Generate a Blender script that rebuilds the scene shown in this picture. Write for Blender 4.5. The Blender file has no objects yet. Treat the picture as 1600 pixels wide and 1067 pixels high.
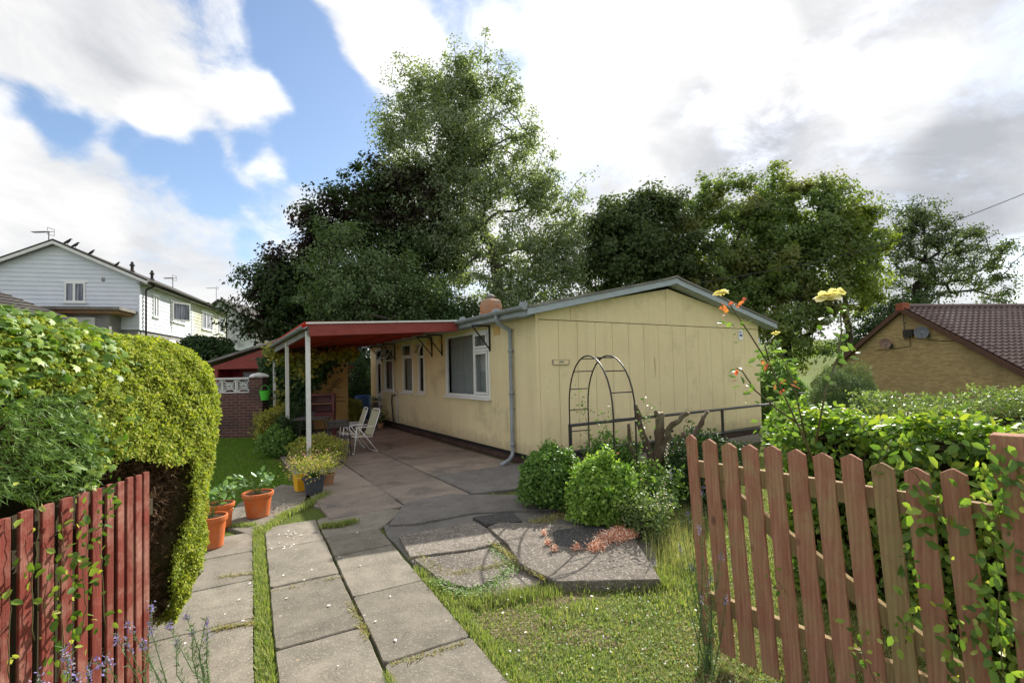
import bpy, math, random
import numpy as np
from mathutils import Vector, Matrix
rng = np.random.default_rng(7); random.seed(7)
R = math.radians
S = bpy.context.scene
COL = S.collection
# ------------------------------------------------------------------ camera model
ROLL, PITCH, FPX, SH, CH = R(1.38), R(1.8), 732.0, 23.0, 1.6
def ray(px, py):
    x = (px-800)/FPX; y = -(py-533.5)/FPX + SH/FPX
    c, s = math.cos(ROLL), math.sin(ROLL)
    X, Y = x*c+y*s, -x*s+y*c
    c, s = math.cos(PITCH), math.sin(PITCH)
    return (X, c-Y*s, s+Y*c)
def G(px, py, z=0.0):            # pixel -> point on a level surface
    d = ray(px, py); t = (z-CH)/d[2]
    return (d[0]*t, d[1]*t, z)
def D(px, py, Y):                # pixel -> point at distance Y
    d = ray(px, py); t = Y/d[1]
    return (d[0]*t, Y, CH+d[2]*t)
def unit(px, py):
    return Vector(ray(px, py)).normalized()
cam_d = bpy.data.cameras.new('camera'); cam = bpy.data.objects.new('camera', cam_d); COL.objects.link(cam)
cr, sr, cp, sp = math.cos(ROLL), math.sin(ROLL), math.cos(PITCH), math.sin(PITCH)
M = Matrix(((cr, sr, 0, 0), (sr*sp, -cr*sp, -cp, 0), (-sr*cp, cr*cp, -sp, CH), (0, 0, 0, 1)))
cam.matrix_world = M
cam_d.sensor_width = 36; cam_d.lens = 36*FPX/1600; cam_d.shift_y = SH/1600
cam_d.clip_start = 0.05; cam_d.clip_end = 3000
S.camera = cam
# ------------------------------------------------------------------ light
AZ, EL = R(29.0), R(36.0)
sd = bpy.data.lights.new('sun', 'SUN'); sd.energy = 4.4; sd.angle = R(0.55); sd.color = (1.0, 0.95, 0.86)
so = bpy.data.objects.new('sun', sd); COL.objects.link(so)
sunv = Vector((math.sin(AZ)*math.cos(EL), math.cos(AZ)*math.cos(EL), math.sin(EL)))
so.rotation_euler = sunv.to_track_quat('Z', 'Y').to_euler(); so.location = (0, 0, 30)
S.view_settings.view_transform = 'Standard'; S.view_settings.look = 'None'
S.view_settings.exposure = 0.98; S.view_settings.gamma = 1
def world():
    w = bpy.data.worlds.new('World'); S.world = w; w.use_nodes = True
    nt = w.node_tree; nt.nodes.clear(); N = nt.nodes.new; L = nt.links.new
    out = N('ShaderNodeOutputWorld')
    tc = N('ShaderNodeTexCoord')
    sky = N('ShaderNodeTexSky'); sky.sky_type = 'NISHITA'; sky.sun_disc = False
    sky.sun_elevation = EL; sky.sun_rotation = AZ; sky.altitude = 50; sky.ozone_density = 1.6; sky.dust_density = .6
    bs = N('ShaderNodeBackground'); bs.inputs[1].default_value = 0.098
    L(sky.outputs[0], bs.inputs[0])
    nrm = N('ShaderNodeVectorMath'); nrm.operation = 'NORMALIZE'; L(tc.outputs['Generated'], nrm.inputs[0])
    sx = N('ShaderNodeSeparateXYZ'); L(tc.outputs['Generated'], sx.inputs[0])
    def m(op, a, b=None, c=None):
        n = N('ShaderNodeMath'); n.operation = op
        for i, v in enumerate((a, b, c)):
            if v is None: continue
            if isinstance(v, (int, float)): n.inputs[i].default_value = v
            else: L(v, n.inputs[i])
        return n.outputs[0]
    zz = m('ADD', m('MAXIMUM', sx.outputs[2], 0.0), 0.22)
    cx = N('ShaderNodeCombineXYZ'); L(m('DIVIDE', sx.outputs[0], zz), cx.inputs[0]); L(m('DIVIDE', sx.outputs[1], zz), cx.inputs[1])
    def noise(scale, det, rough, dist=0., off=0.):
        mp = N('ShaderNodeMapping'); mp.inputs[1].default_value = (off, off*.7, off*.3); L(cx.outputs[0], mp.inputs[0])
        n = N('ShaderNodeTexNoise'); n.inputs['Scale'].default_value = scale; n.inputs['Detail'].default_value = det
        n.inputs['Roughness'].default_value = rough; n.inputs['Distortion'].default_value = dist
        L(mp.outputs[0], n.inputs[0]); return n.outputs[0]
    def noise3(scale, det, rough, dist=0., off=0.):
        mp = N('ShaderNodeMapping'); mp.inputs[1].default_value = (off, off*.7, off*.3); mp.inputs[3].default_value = (1, 1, 1.7); L(nrm.outputs[0], mp.inputs[0])
        n = N('ShaderNodeTexNoise'); n.inputs['Scale'].default_value = scale; n.inputs['Detail'].default_value = det
        n.inputs['Roughness'].default_value = rough; n.inputs['Distortion'].default_value = dist
        L(mp.outputs[0], n.inputs[0]); return n.outputs[0]
    def blob(px, py, r, wt):
        u = unit(px, py); dp = N('ShaderNodeVectorMath'); dp.operation = 'DOT_PRODUCT'
        L(nrm.outputs[0], dp.inputs[0]); dp.inputs[1].default_value = u
        v = unit(px+r, py) if px < 800 else unit(px-r, py)
        mr = N('ShaderNodeMapRange'); mr.interpolation_type = 'SMOOTHERSTEP'
        mr.inputs[1].default_value = u.dot(v); mr.inputs[2].default_value = 1.0
        mr.inputs[3].default_value = 0; mr.inputs[4].default_value = wt
        L(dp.outputs['Value'], mr.inputs[0]); return mr.outputs[0]
    def summ(blobs):
        s = None
        for b in blobs:
            o = blob(*b); s = o if s is None else m('ADD', s, o)
        return s
    blue = [(455,60,85,-1.0),(430,10,70,-.5),(500,125,80,-.9),(540,190,90,-1.0),(500,240,80,-.9),(560,255,70,-.8),(430,235,75,-.8),(360,215,60,-.6),(300,235,60,-.75),
            (225,235,60,-.7),(170,200,55,-.55),(90,175,75,-.6),(20,150,60,-.5),(330,290,75,-.7),(420,310,50,-.45),(250,265,60,-.5),(385,100,40,-.35),
            (100,215,60,-.55),(340,300,50,-.4),(390,385,35,-.35),(700,15,40,-.25),(800,105,40,-.25),(330,120,35,-.25)]
    white = [(420,255,45,.55),(390,160,70,.45),(250,185,60,.25),(600,60,90,.6),(40,220,50,.35),(180,80,160,.5),(60,330,160,.5)]
    fb = m('MAXIMUM', summ(blue), -1.2)
    field = m('ADD', m('ADD', fb, summ(white)), 0.56)
    nz = m('ADD', m('MULTIPLY', m('SUBTRACT', noise3(3.4, 15, .60, .5), .5), 3.0), m('MULTIPLY', m('SUBTRACT', noise3(9., 12, .64, .4, 3.), .5), 1.9))
    f = m('ADD', field, nz)
    mr = N('ShaderNodeMapRange'); mr.interpolation_type = 'SMOOTHERSTEP'; mr.inputs[1].default_value = -.48; mr.inputs[2].default_value = .92
    L(f, mr.inputs[0]); mask = mr.outputs[0]
    grey = [(1300,330,260,.42),(1560,90,260,.40),(1450,400,200,.36),(1150,190,150,.36),(1250,60,220,.16),(1000,300,170,.26),(900,230,130,.14),(1590,300,240,.34),(80,60,170,.40),(220,50,140,.30),(150,330,150,.30),(60,440,160,.30),(300,400,120,.26),(40,230,80,.15),(620,60,90,.05)]
    lite = [(1180,90,90,.22),(1400,150,110,.26),(850,60,250,.20),(1130,30,120,.15),(1590,400,60,.3),(700,150,150,.14),(1290,110,60,.14),(420,160,80,.14),(250,190,70,.12),(420,255,60,.12)]
    n2 = m('ADD', m('MULTIPLY', m('SUBTRACT', noise3(4.2, 12, .60, .5, 5.), .5), 1.0), m('MULTIPLY', m('SUBTRACT', noise3(1.8, 6, .5, .3, 9.), .5), .5))
    b = m('SUBTRACT', m('ADD', m('ADD', .535, m('MULTIPLY', summ(lite), .6)), m('MULTIPLY', n2, -.50)), m('MULTIPLY', summ(grey), .235))
    b = m('MINIMUM', m('MAXIMUM', b, .29), .64)
    rampc = N('ShaderNodeMix'); rampc.data_type = 'RGBA'
    L(m('MULTIPLY', m('SUBTRACT', b, .27), 4.5), rampc.inputs[0])
    rampc.inputs[6].default_value = (.93, .97, 1.06, 1); rampc.inputs[7].default_value = (1.0, 1.0, 1.0, 1)
    bc = N('ShaderNodeBackground'); L(rampc.outputs[2], bc.inputs[0]); L(b, bc.inputs[1])
    mx = N('ShaderNodeMixShader'); L(mask, mx.inputs[0]); L(bs.outputs[0], mx.inputs[1]); L(bc.outputs[0], mx.inputs[2])
    L(mx.outputs[0], out.inputs[0])
world()
# ------------------------------------------------------------------ materials
MATS = {}
def newmat(name):
    m = bpy.data.materials.new(name); m.use_nodes = True; m.node_tree.nodes.clear()
    return m, m.node_tree, m.node_tree.nodes.new, m.node_tree.links.new
def mixc(N, L, fac, a, b, blend='MIX'):
    n = N('ShaderNodeMix'); n.data_type = 'RGBA'; n.blend_type = blend
    for i, v in ((0, fac), (6, a), (7, b)):
        if isinstance(v, (int, float)): n.inputs[i].default_value = v
        elif isinstance(v, tuple): n.inputs[i].default_value = (*v[:3], 1)
        else: L(v, n.inputs[i])
    return n.outputs[2]
def mrange(N, L, v, a, b, c=0., d=1.):
    n = N('ShaderNodeMapRange'); L(v, n.inputs[0])
    for i, x in enumerate((a, b, c, d)): n.inputs[i+1].default_value = x
    return n.outputs[0]
def mnoise(N, L, vec, scale, det=5, rough=.6, dist=0., st=(1,1,1)):
    mp = N('ShaderNodeMapping'); mp.inputs[3].default_value = st; L(vec, mp.inputs[0])
    n = N('ShaderNodeTexNoise'); n.inputs['Scale'].default_value = scale; n.inputs['Detail'].default_value = det
    n.inputs['Roughness'].default_value = rough; n.inputs['Distortion'].default_value = dist
    L(mp.outputs[0], n.inputs[0]); return n.outputs[0]
def surf(name, col, col2=None, scale=3., stretch=(1,1,1), rough=.7, bump=.15, bscale=60., spec=.3, metal=0., speck=None, bstretch=None, dirt=None, dscale=1.2, dlo=.5, dhi=.7, isl=.0, bdist=.01, lichen=False):
    if name in MATS: return MATS[name]
    m, nt, N, L = newmat(name)
    out = N('ShaderNodeOutputMaterial'); p = N('ShaderNodeBsdfPrincipled'); L(p.outputs[0], out.inputs[0])
    tc = N('ShaderNodeTexCoord').outputs['Object']
    col2 = col2 or tuple(c*.72 for c in col)
    c = mixc(N, L, mrange(N, L, mnoise(N, L, tc, scale, 6, .65, .2, stretch), .3, .7), col, col2)
    if dirt:
        c = mixc(N, L, mrange(N, L, mnoise(N, L, tc, dscale, 8, .7, .4), dlo, dhi), c, dirt)
    if name == 'cream_render':                          # mud splashed up from the ground
        sz = N('ShaderNodeSeparateXYZ'); L(tc, sz.inputs[0]); ad = N('ShaderNodeMath'); ad.operation = 'MULTIPLY_ADD'; L(mnoise(N, L, tc, 7, 6, .7), ad.inputs[0]); ad.inputs[1].default_value = .55; L(sz.outputs[2], ad.inputs[2])
        c = mixc(N, L, mrange(N, L, ad.outputs[0], .72, .48, 0, .55), c, (.33,.27,.17))
    if name in ('cream_render', 'ochre_render'):        # weather streaks
        c = mixc(N, L, mrange(N, L, mnoise(N, L, tc, 1.6, 7, .7, .3, (5, 5, .35)), .50, .74, 0, .3), c, tuple(x*.62 for x in col))
        c = mixc(N, L, mrange(N, L, mnoise(N, L, tc, 14, 5, .7), .62, .72, 0, .5), c, tuple(x*.7 for x in col))
    if 'timber' in name and 'shad' not in name:
        wv = N('ShaderNodeTexWave'); wv.wave_type = 'BANDS'; wv.bands_direction = 'X'; wv.inputs['Scale'].default_value = 26; wv.inputs['Distortion'].default_value = 6; wv.inputs['Detail'].default_value = 4
        mp = N('ShaderNodeMapping'); mp.inputs[3].default_value = (1, 1, .12); L(tc, mp.inputs[0]); L(mp.outputs[0], wv.inputs[0])
        c = mixc(N, L, mrange(N, L, wv.outputs['Fac'], .2, .9, 0, .42), c, tuple(x*.55 for x in col))
        vk = N('ShaderNodeTexVoronoi'); vk.inputs['Scale'].default_value = 5.5; mk = N('ShaderNodeMapping'); mk.inputs[3].default_value = (1, 1, .55); L(tc, mk.inputs[0]); L(mk.outputs[0], vk.inputs[0])
        c = mixc(N, L, mrange(N, L, vk.outputs['Distance'], .10, .05, 0, .8), c, tuple(x*.32 for x in col))
    if speck:
        c = mixc(N, L, mrange(N, L, mnoise(N, L, tc, bscale*.9, 3, .7), .56, .62), c, speck)
    if lichen:
        v = N('ShaderNodeTexVoronoi'); v.inputs['Scale'].default_value = 9; v.inputs['Randomness'].default_value = 1; L(tc, v.inputs[0])
        sp = N('ShaderNodeSeparateColor'); L(v.outputs['Color'], sp.inputs[0])
        a = N('ShaderNodeMath'); a.operation = 'MULTIPLY_ADD'; L(sp.outputs[0], a.inputs[0]); a.inputs[1].default_value = .45; a.inputs[2].default_value = -.27
        dd = N('ShaderNodeMath'); dd.operation = 'SUBTRACT'; L(a.outputs[0], dd.inputs[0])
        wn = N('ShaderNodeMath'); wn.operation = 'MULTIPLY_ADD'; L(mnoise(N, L, tc, 45, 3), wn.inputs[0]); wn.inputs[1].default_value = .25; L(v.outputs['Distance'], wn.inputs[2])
        L(wn.outputs[0], dd.inputs[1])
        lc = mixc(N, L, sp.outputs[1], (.50,.46,.38), (.36,.28,.10))
        c = mixc(N, L, mrange(N, L, dd.outputs[0], -.10, -.03, 0, .75), c, lc)
    if isl:
        g = N('ShaderNodeNewGeometry')
        hs = N('ShaderNodeHueSaturation'); L(c, hs.inputs['Color'])
        L(mrange(N, L, g.outputs['Random Per Island'], 0, 1, 1-isl, 1+isl), hs.inputs['Value'])
        c = hs.outputs[0]
    L(c, p.inputs['Base Color'])
    p.inputs['Roughness'].default_value = rough; p.inputs['Metallic'].default_value = metal
    p.inputs['Specular IOR Level'].default_value = spec
    if bump:
        bn = N('ShaderNodeBump'); bn.inputs['Strength'].default_value = bump; bn.inputs['Distance'].default_value = bdist
        L(mnoise(N, L, tc, bscale, 6, .65, 0, bstretch or stretch), bn.inputs['Height']); L(bn.outputs[0], p.inputs['Normal'])
    MATS[name] = m; return m
def leafmat(name, cols, trans=.35, gloss=.12, rough=.45, patch=None, pscale=1.5, plo=.5, phi=.62):
    if name in MATS: return MATS[name]
    m, nt, N, L = newmat(name)
    out = N('ShaderNodeOutputMaterial'); g = N('ShaderNodeNewGeometry')
    rp = N('ShaderNodeValToRGB'); rp.color_ramp.interpolation = 'LINEAR'
    e = rp.color_ramp.elements
    e[0].position = 0; e[0].color = (*cols[0], 1); e[1].position = 1; e[1].color = (*cols[-1], 1)
    for i, c in enumerate(cols[1:-1]):
        k = e.new((i+1)/(len(cols)-1)); k.color = (*c, 1)
    L(g.outputs['Random Per Island'], rp.inputs[0]); c = rp.outputs[0]
    if patch:
        tc = N('ShaderNodeTexCoord').outputs['Object']
        c = mixc(N, L, mrange(N, L, mnoise(N, L, tc, pscale, 4), plo, phi), c, patch)
    d = N('ShaderNodeBsdfDiffuse'); L(c, d.inputs[0])
    t = N('ShaderNodeBsdfTranslucent'); L(mixc(N, L, 1.0, c, (1.25, 1.3, .55), 'MULTIPLY'), t.inputs[0])
    mx = N('ShaderNodeMixShader'); mx.inputs[0].default_value = trans; L(d.outputs[0], mx.inputs[1]); L(t.outputs[0], mx.inputs[2])
    gl = N('ShaderNodeBsdfGlossy'); gl.inputs['Roughness'].default_value = rough; gl.inputs[0].default_value = (1, 1, 1, 1)
    fr = N('ShaderNodeLayerWeight'); fr.inputs[0].default_value = .5
    fp = N('ShaderNodeMath'); fp.operation = 'POWER'; L(fr.outputs['Facing'], fp.inputs[0]); fp.inputs[1].default_value = 3
    fm = N('ShaderNodeMath'); fm.operation = 'MULTIPLY_ADD'; L(fp.outputs[0], fm.inputs[0]); fm.inputs[1].default_value = gloss*1.6; fm.inputs[2].default_value = gloss*.22
    m2 = N('ShaderNodeMixShader'); L(fm.outputs[0], m2.inputs[0]); L(mx.outputs[0], m2.inputs[1]); L(gl.outputs[0], m2.inputs[2])
    L(m2.outputs[0], out.inputs[0])
    MATS[name] = m; return m
def glassmat():
    m, nt, N, L = newmat('window_glass')
    out = N('ShaderNodeOutputMaterial'); t = N('ShaderNodeBsdfTransparent'); t.inputs[0].default_value = (.75, .8, .8, 1)
    g = N('ShaderNodeBsdfGlossy'); g.inputs['Roughness'].default_value = .02
    lw = N('ShaderNodeLayerWeight'); lw.inputs[0].default_value = .5
    fp = N('ShaderNodeMath'); fp.operation = 'POWER'; L(lw.outputs['Facing'], fp.inputs[0]); fp.inputs[1].default_value = 4
    fr = N('ShaderNodeMath'); fr.operation = 'MULTIPLY_ADD'; L(fp.outputs[0], fr.inputs[0]); fr.inputs[1].default_value = .85; fr.inputs[2].default_value = .07
    mx = N('ShaderNodeMixShader'); L(fr.outputs[0], mx.inputs[0]); L(t.outputs[0], mx.inputs[1]); L(g.outputs[0], mx.inputs[2])
    L(mx.outputs[0], out.inputs[0]); return m
GLASS = glassmat()
def brickmat(name, c1, c2, mortar, bw=.225, bh=.075, dirt=None, msize=.01, dscale=1.5):
    m, nt, N, L = newmat(name)
    out = N('ShaderNodeOutputMaterial'); p = N('ShaderNodeBsdfPrincipled'); L(p.outputs[0], out.inputs[0])
    tc = N('ShaderNodeTexCoord').outputs['Object']
    s = N('ShaderNodeSeparateXYZ'); L(tc, s.inputs[0])
    a = N('ShaderNodeMath'); a.operation = 'ADD'; L(s.outputs[0], a.inputs[0]); L(s.outputs[1], a.inputs[1])
    cb = N('ShaderNodeCombineXYZ'); L(a.outputs[0], cb.inputs[0]); L(s.outputs[2], cb.inputs[1])
    b = N('ShaderNodeTexBrick'); L(cb.outputs[0], b.inputs[0])
    b.inputs['Scale'].default_value = 1; b.inputs['Brick Width'].default_value = bw; b.inputs['Row Height'].default_value = bh
    b.inputs['Mortar Size'].default_value = msize; b.inputs['Mortar Smooth'].default_value = .2
    b.inputs['Color1'].default_value = (*c1, 1); b.inputs['Color2'].default_value = (*c2, 1); b.inputs['Mortar'].default_value = (*mortar, 1)
    c = b.outputs[0]
    c = mixc(N, L, mrange(N, L, mnoise(N, L, tc, 9, 5), .3, .7, 0, .35), c, tuple(x*.5 for x in c1))
    if dirt: c = mixc(N, L, mrange(N, L, mnoise(N, L, tc, dscale, 6), .48, .7, 0, .8), c, dirt)
    L(c, p.inputs['Base Color']); p.inputs['Roughness'].default_value = .85; p.inputs['Specular IOR Level'].default_value = .2
    bn = N('ShaderNodeBump'); bn.inputs['Strength'].default_value = .6; bn.inputs['Distance'].default_value = .006; bn.invert = True
    L(b.outputs['Fac'], bn.inputs['Height']); L(bn.outputs[0], p.inputs['Normal'])
    return m
# ------------------------------------------------------------------ mesh helpers
class MB:
    def __init__(s): s.v = []; s.f = []
    def add(s, vs, fs):
        o = len(s.v); s.v += [tuple(v) for v in vs]; s.f += [tuple(i+o for i in f) for f in fs]; return s
    def obox(s, o, u, n, u0, u1, n0, n1, z0, z1):       # box in a frame: o origin, u along, n outward, z up
        u = Vector(u); n = Vector(n); o = Vector(o); vs = []
        for z in (z0, z1):
            for a, b in ((u0, n0), (u1, n0), (u1, n1), (u0, n1)): vs.append(o+u*a+n*b+Vector((0, 0, z)))
        flip = (u.cross(n)).z < 0
        fs = [(0,3,2,1),(4,5,6,7),(0,1,5,4),(1,2,6,5),(2,3,7,6),(3,0,4,7)]
        if (u1-u0)*(n1-n0)*(z1-z0) < 0: flip = not flip
        if flip: fs = [f[::-1] for f in fs]
        return s.add(vs, fs)
    def box(s, x0, x1, y0, y1, z0, z1): return s.obox((0,0,0), (1,0,0), (0,1,0), x0, x1, y0, y1, z0, z1)
    def tube(s, pts, r, seg=8, cap=True):
        pts = [Vector(p) for p in pts]; n = len(pts)
        rs = r if isinstance(r, (list, tuple)) else [r]*n
        up = None; vs = []
        for i, p in enumerate(pts):
            t = (pts[min(i+1, n-1)]-pts[max(i-1, 0)]).normalized()
            if up is None: up = Vector((0, 0, 1)) if abs(t.z) < .9 else Vector((1, 0, 0))
            x = t.cross(up).normalized(); y = x.cross(t).normalized(); up = y
            for k in range(seg):
                a = 2*math.pi*k/seg; vs.append(p+x*math.cos(a)*rs[i]+y*math.sin(a)*rs[i])
        fs = []
        for i in range(n-1):
            for k in range(seg):
                a = i*seg+k; b = i*seg+(k+1) % seg; fs.append((a, b, b+seg, a+seg))
        if cap: fs.append(tuple(range(seg))[::-1]); fs.append(tuple(range((n-1)*seg, n*seg)))
        return s.add(vs, fs)
    def bar(s, p, q, w, h, up=(0,0,1)):
        p = Vector(p); q = Vector(q); t = (q-p).normalized(); x = t.cross(Vector(up)).normalized(); y = x.cross(t)
        vs = []
        for c in (p, q):
            for a, b in ((-1,-1),(1,-1),(1,1),(-1,1)): vs.append(c+x*a*w/2+y*b*h/2)
        return s.add(vs, [(0,3,2,1),(4,5,6,7),(0,1,5,4),(1,2,6,5),(2,3,7,6),(3,0,4,7)][:] if True else [])
    def lathe(s, c, prof, seg=20, sx=1, sy=1):
        vs = []; fs = []; n = len(prof)
        for r, z in prof:
            for k in range(seg):
                a = 2*math.pi*k/seg; vs.append((c[0]+math.cos(a)*r*sx, c[1]+math.sin(a)*r*sy, c[2]+z))
        for i in range(n-1):
            for k in range(seg):
                a = i*seg+k; b = i*seg+(k+1) % seg; fs.append((a, b, b+seg, a+seg))
        fs.append(tuple(range(seg))[::-1]); fs.append(tuple(range((n-1)*seg, n*seg)))
        return s.add(vs, fs)
    def poly(s, pts, thick):                              # extrude polygon along vector 'thick'
        pts = [Vector(p) for p in pts]; t = Vector(thick); n = len(pts)
        return s.add(pts+[p+t for p in pts], [tuple(range(n))[::-1], tuple(range(n, 2*n))]+[(i, (i+1) % n, (i+1) % n+n, i+n) for i in range(n)])
    def quad(s, a, b, c, d): return s.add([a, b, c, d], [(0, 1, 2, 3)])
    def build(s, name, mat, parent=None, org=None, smooth=False, bevel=0, fix=True):
        me = bpy.data.meshes.new(name)
        v = s.v
        if org is not None: v = [(a-org[0], b-org[1], c-org[2]) for a, b, c in v]
        me.from_pydata(v, [], s.f); me.update()
        if fix:
            import bmesh
            bm = bmesh.new(); bm.from_mesh(me); bmesh.ops.recalc_face_normals(bm, faces=bm.faces); bm.to_mesh(me); bm.free()
        if mat: me.materials.append(mat)
        if smooth: me.polygons.foreach_set('use_smooth', [True]*len(me.polygons))
        o = bpy.data.objects.new(name, me); COL.objects.link(o)
        if parent: o.parent = parent
        elif org is not None: o.location = org
        if bevel:
            b = o.modifiers.new('bevel', 'BEVEL'); b.width = bevel; b.segments = 2; b.limit_method = 'ANGLE'
        return o
def npmesh(name, V, F, mat, parent=None, org=None, smooth=False):
    V = np.asarray(V, dtype=np.float32); F = np.asarray(F, dtype=np.int32)
    if org is not None: V = V-np.array(org, dtype=np.float32)
    me = bpy.data.meshes.new(name); k = F.shape[1]
    me.vertices.add(len(V)); me.vertices.foreach_set('co', V.ravel())
    me.loops.add(F.size); me.loops.foreach_set('vertex_index', F.ravel())
    me.polygons.add(len(F)); me.polygons.foreach_set('loop_start', np.arange(0, F.size, k, dtype=np.int32))
    me.update(calc_edges=True); me.materials.append(mat)
    if smooth: me.polygons.foreach_set('use_smooth', [True]*len(F))
    o = bpy.data.objects.new(name, me); COL.objects.link(o)
    if parent: o.parent = parent
    elif org is not None: o.location = org
    return o
def tag(o, label=None, cat=None, group=None, kind=None):
    for k, v in (('label', label), ('category', cat), ('group', group), ('kind', kind)):
        if v: o[k] = v
    return o
def empty(name, loc, label, cat, group=None, rz=0):
    o = bpy.data.objects.new(name, None); COL.objects.link(o); o.location = loc; o.rotation_euler = (0, 0, rz)
    o.empty_display_size = .2
    return tag(o, label, cat, group)
def copy_tree(o, parent=None):
    c = o.copy(); COL.objects.link(c)
    if parent: c.parent = parent
    for ch in list(o.children): copy_tree(ch, c)
    return c
def struct(o): o['kind'] = 'structure'; return o
# leaf templates --------------------------------------------------
def _fan(outline, c):
    V = [c]+outline; n = len(outline); return np.array(V, float), np.array([(0, i+1, (i+1) % n+1) for i in range(n)])
T = {}
T['rhomb'] = (np.array([(0,0,0),(.45,.3,.07),(1,0,-.03),(.45,-.3,.07)], float), np.array([(0,2,1),(0,3,2)]))
T['oval'] = (np.array([(0,0,0),(.28,.27,.06),(.68,.25,.05),(1,0,-.08),(.68,-.25,.05),(.28,-.27,.06)], float), np.array([(0,3,2),(0,2,1),(0,5,4),(0,4,3)]))
T['ivy'] = _fan([(0,0,0),(-.05,.3,-.05),(.2,.52,-.06),(.35,.3,.03),(.68,.38,-.03),(.66,.17,.03),(1,0,-.1),(.66,-.17,.03),(.68,-.38,-.03),(.35,-.3,.03),(.2,-.52,-.06),(-.05,-.3,-.05)], (.32,0,.06))
T['petal'] = _fan([(0,0,0),(.3,.42,.10),(.78,.44,.2),(1.02,0,.2),(.78,-.44,.2),(.3,-.42,.10)], (.5,0,0))
T['spray'] = (np.array([(0,-.05,0),(.5,.3,.05),(.1,.06,0),(0,.05,0),(1,0,-.05),(.15,-.07,0),(.1,0,0),(.55,-.34,.05),(.25,-.02,0)], float), np.array([(0,1,2),(3,4,5),(6,7,8)]))
T['maple'] = _fan([(0,0,0),(-.02,.3,-.06),(.3,.24,.02),(.42,.55,-.07),(.55,.22,.02),(1,0,-.1),(.55,-.22,.02),(.42,-.55,-.07),(.3,-.24,.02),(-.02,-.3,-.06)], (.36,0,.05))
T['needle'] = (np.array([(0,-.05,0),(.3,.07,0),(1,0,0)], float), np.array([(0,1,2)]))
def norm(a): return a/np.maximum(np.linalg.norm(a, axis=1, keepdims=True), 1e-9)
def scatter(tmpl, P, N, Dr, Sz):
    V, F = T[tmpl]; N = norm(N)
    X = Dr-(Dr*N).sum(1, keepdims=True)*N; bad = np.linalg.norm(X, axis=1) < 1e-3
    X[bad] = np.cross(N[bad], [0.3, .5, .8]); X = norm(X); Y = np.cross(N, X)
    W = (X[:, None, :]*V[None, :, 0:1]+Y[:, None, :]*V[None, :, 1:2]+N[:, None, :]*V[None, :, 2:3])*np.asarray(Sz).reshape(-1, 1, 1)+P[:, None, :]
    k = len(V); FF = F[None]+(np.arange(len(P))*k)[:, None, None]
    return W.reshape(-1, 3), FF.reshape(-1, 3)
def rnd(n): return rng.normal(size=(n, 3))
def leaves(name, tmpl, P, N, Dr, Sz, mat, parent=None, org=None):
    V, F = scatter(tmpl, np.asarray(P, float), np.asarray(N, float), np.asarray(Dr, float), Sz)
    return npmesh(name, V, F, mat, parent, org)
def ivals(n, a, b): return a+(b-a)*rng.random(n)
# trees -----------------------------------------------------------
def skeleton(base, A, trunk_top, step, bend=.15, up=.5, lean=None):
    nodes = [np.array(base, float)]; par = [-1]
    tt = np.array(trunk_top, float); n = max(2, int(np.linalg.norm(tt-nodes[0])/step))
    for i in range(1, n+1):
        f = i/n; p = nodes[0]*(1-f)+tt*f+rng.normal(size=3)*step*bend*.35*(f < 1); nodes.append(p); par.append(i-1)
    order = np.argsort(np.linalg.norm(A-tt, axis=1)); tips = []
    cap = len(A)*12+50; buf = np.zeros((cap, 3)); cnt = len(nodes); buf[:cnt] = nodes; n0 = cnt//2
    for idx in order:
        a = A[idx]; B = buf[n0:cnt]; d = a-B; dist = np.linalg.norm(d, axis=1)
        cost = dist+up*np.maximum(0, -d[:, 2])*1.5+.12*np.linalg.norm(B-tt, axis=1)
        j = int(np.argmin(cost))+n0; p0 = buf[j].copy(); L_ = np.linalg.norm(a-p0); k = max(1, int(L_/step)); prev = j
        for q in range(1, k+1):
            f = q/k; p = p0*(1-f)+a*f; p[2] += math.sin(f*math.pi)*L_*(-.06)
            if q < k: p = p+rng.normal(size=3)*step*bend
            if cnt >= cap: break
            buf[cnt] = p; par.append(prev); prev = cnt; cnt += 1
        tips.append(prev)
    P = buf[:cnt]; par = np.array(par); c = np.zeros(cnt)
    for t in tips: c[t] += 1
    for i in range(cnt-1, 0, -1): c[par[i]] += c[i]
    return P, par, c
def branches_mesh(P, par, c, r0, rmin, ex=.55, seg=5):
    r = np.maximum(rmin, r0*(np.maximum(c, .5)/c[0])**ex)
    i = np.arange(1, len(P)); a = P[par[i]]; b = P[i]; ra = np.minimum(r[par[i]], r[i]*1.25+.002); rb = r[i]
    t = norm(b-a); u = np.cross(t, np.array([.31, .77, .55])); u = norm(u); w = np.cross(t, u)
    ang = np.arange(seg)*2*np.pi/seg; cs, sn = np.cos(ang), np.sin(ang)
    ring = u[:, None, :]*cs[None, :, None]+w[:, None, :]*sn[None, :, None]
    V = np.concatenate([a[:, None, :]+ring*ra[:, None, None], (b+t*rb[:, None]*.4)[:, None, :]+ring*rb[:, None, None]], axis=1)
    k = np.arange(seg); F = np.stack([k, (k+1) % seg, (k+1) % seg+seg, k+seg], 1)
    FF = F[None]+(np.arange(len(i))*2*seg)[:, None, None]
    return V.reshape(-1, 3), FF.reshape(-1, 4)
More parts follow.
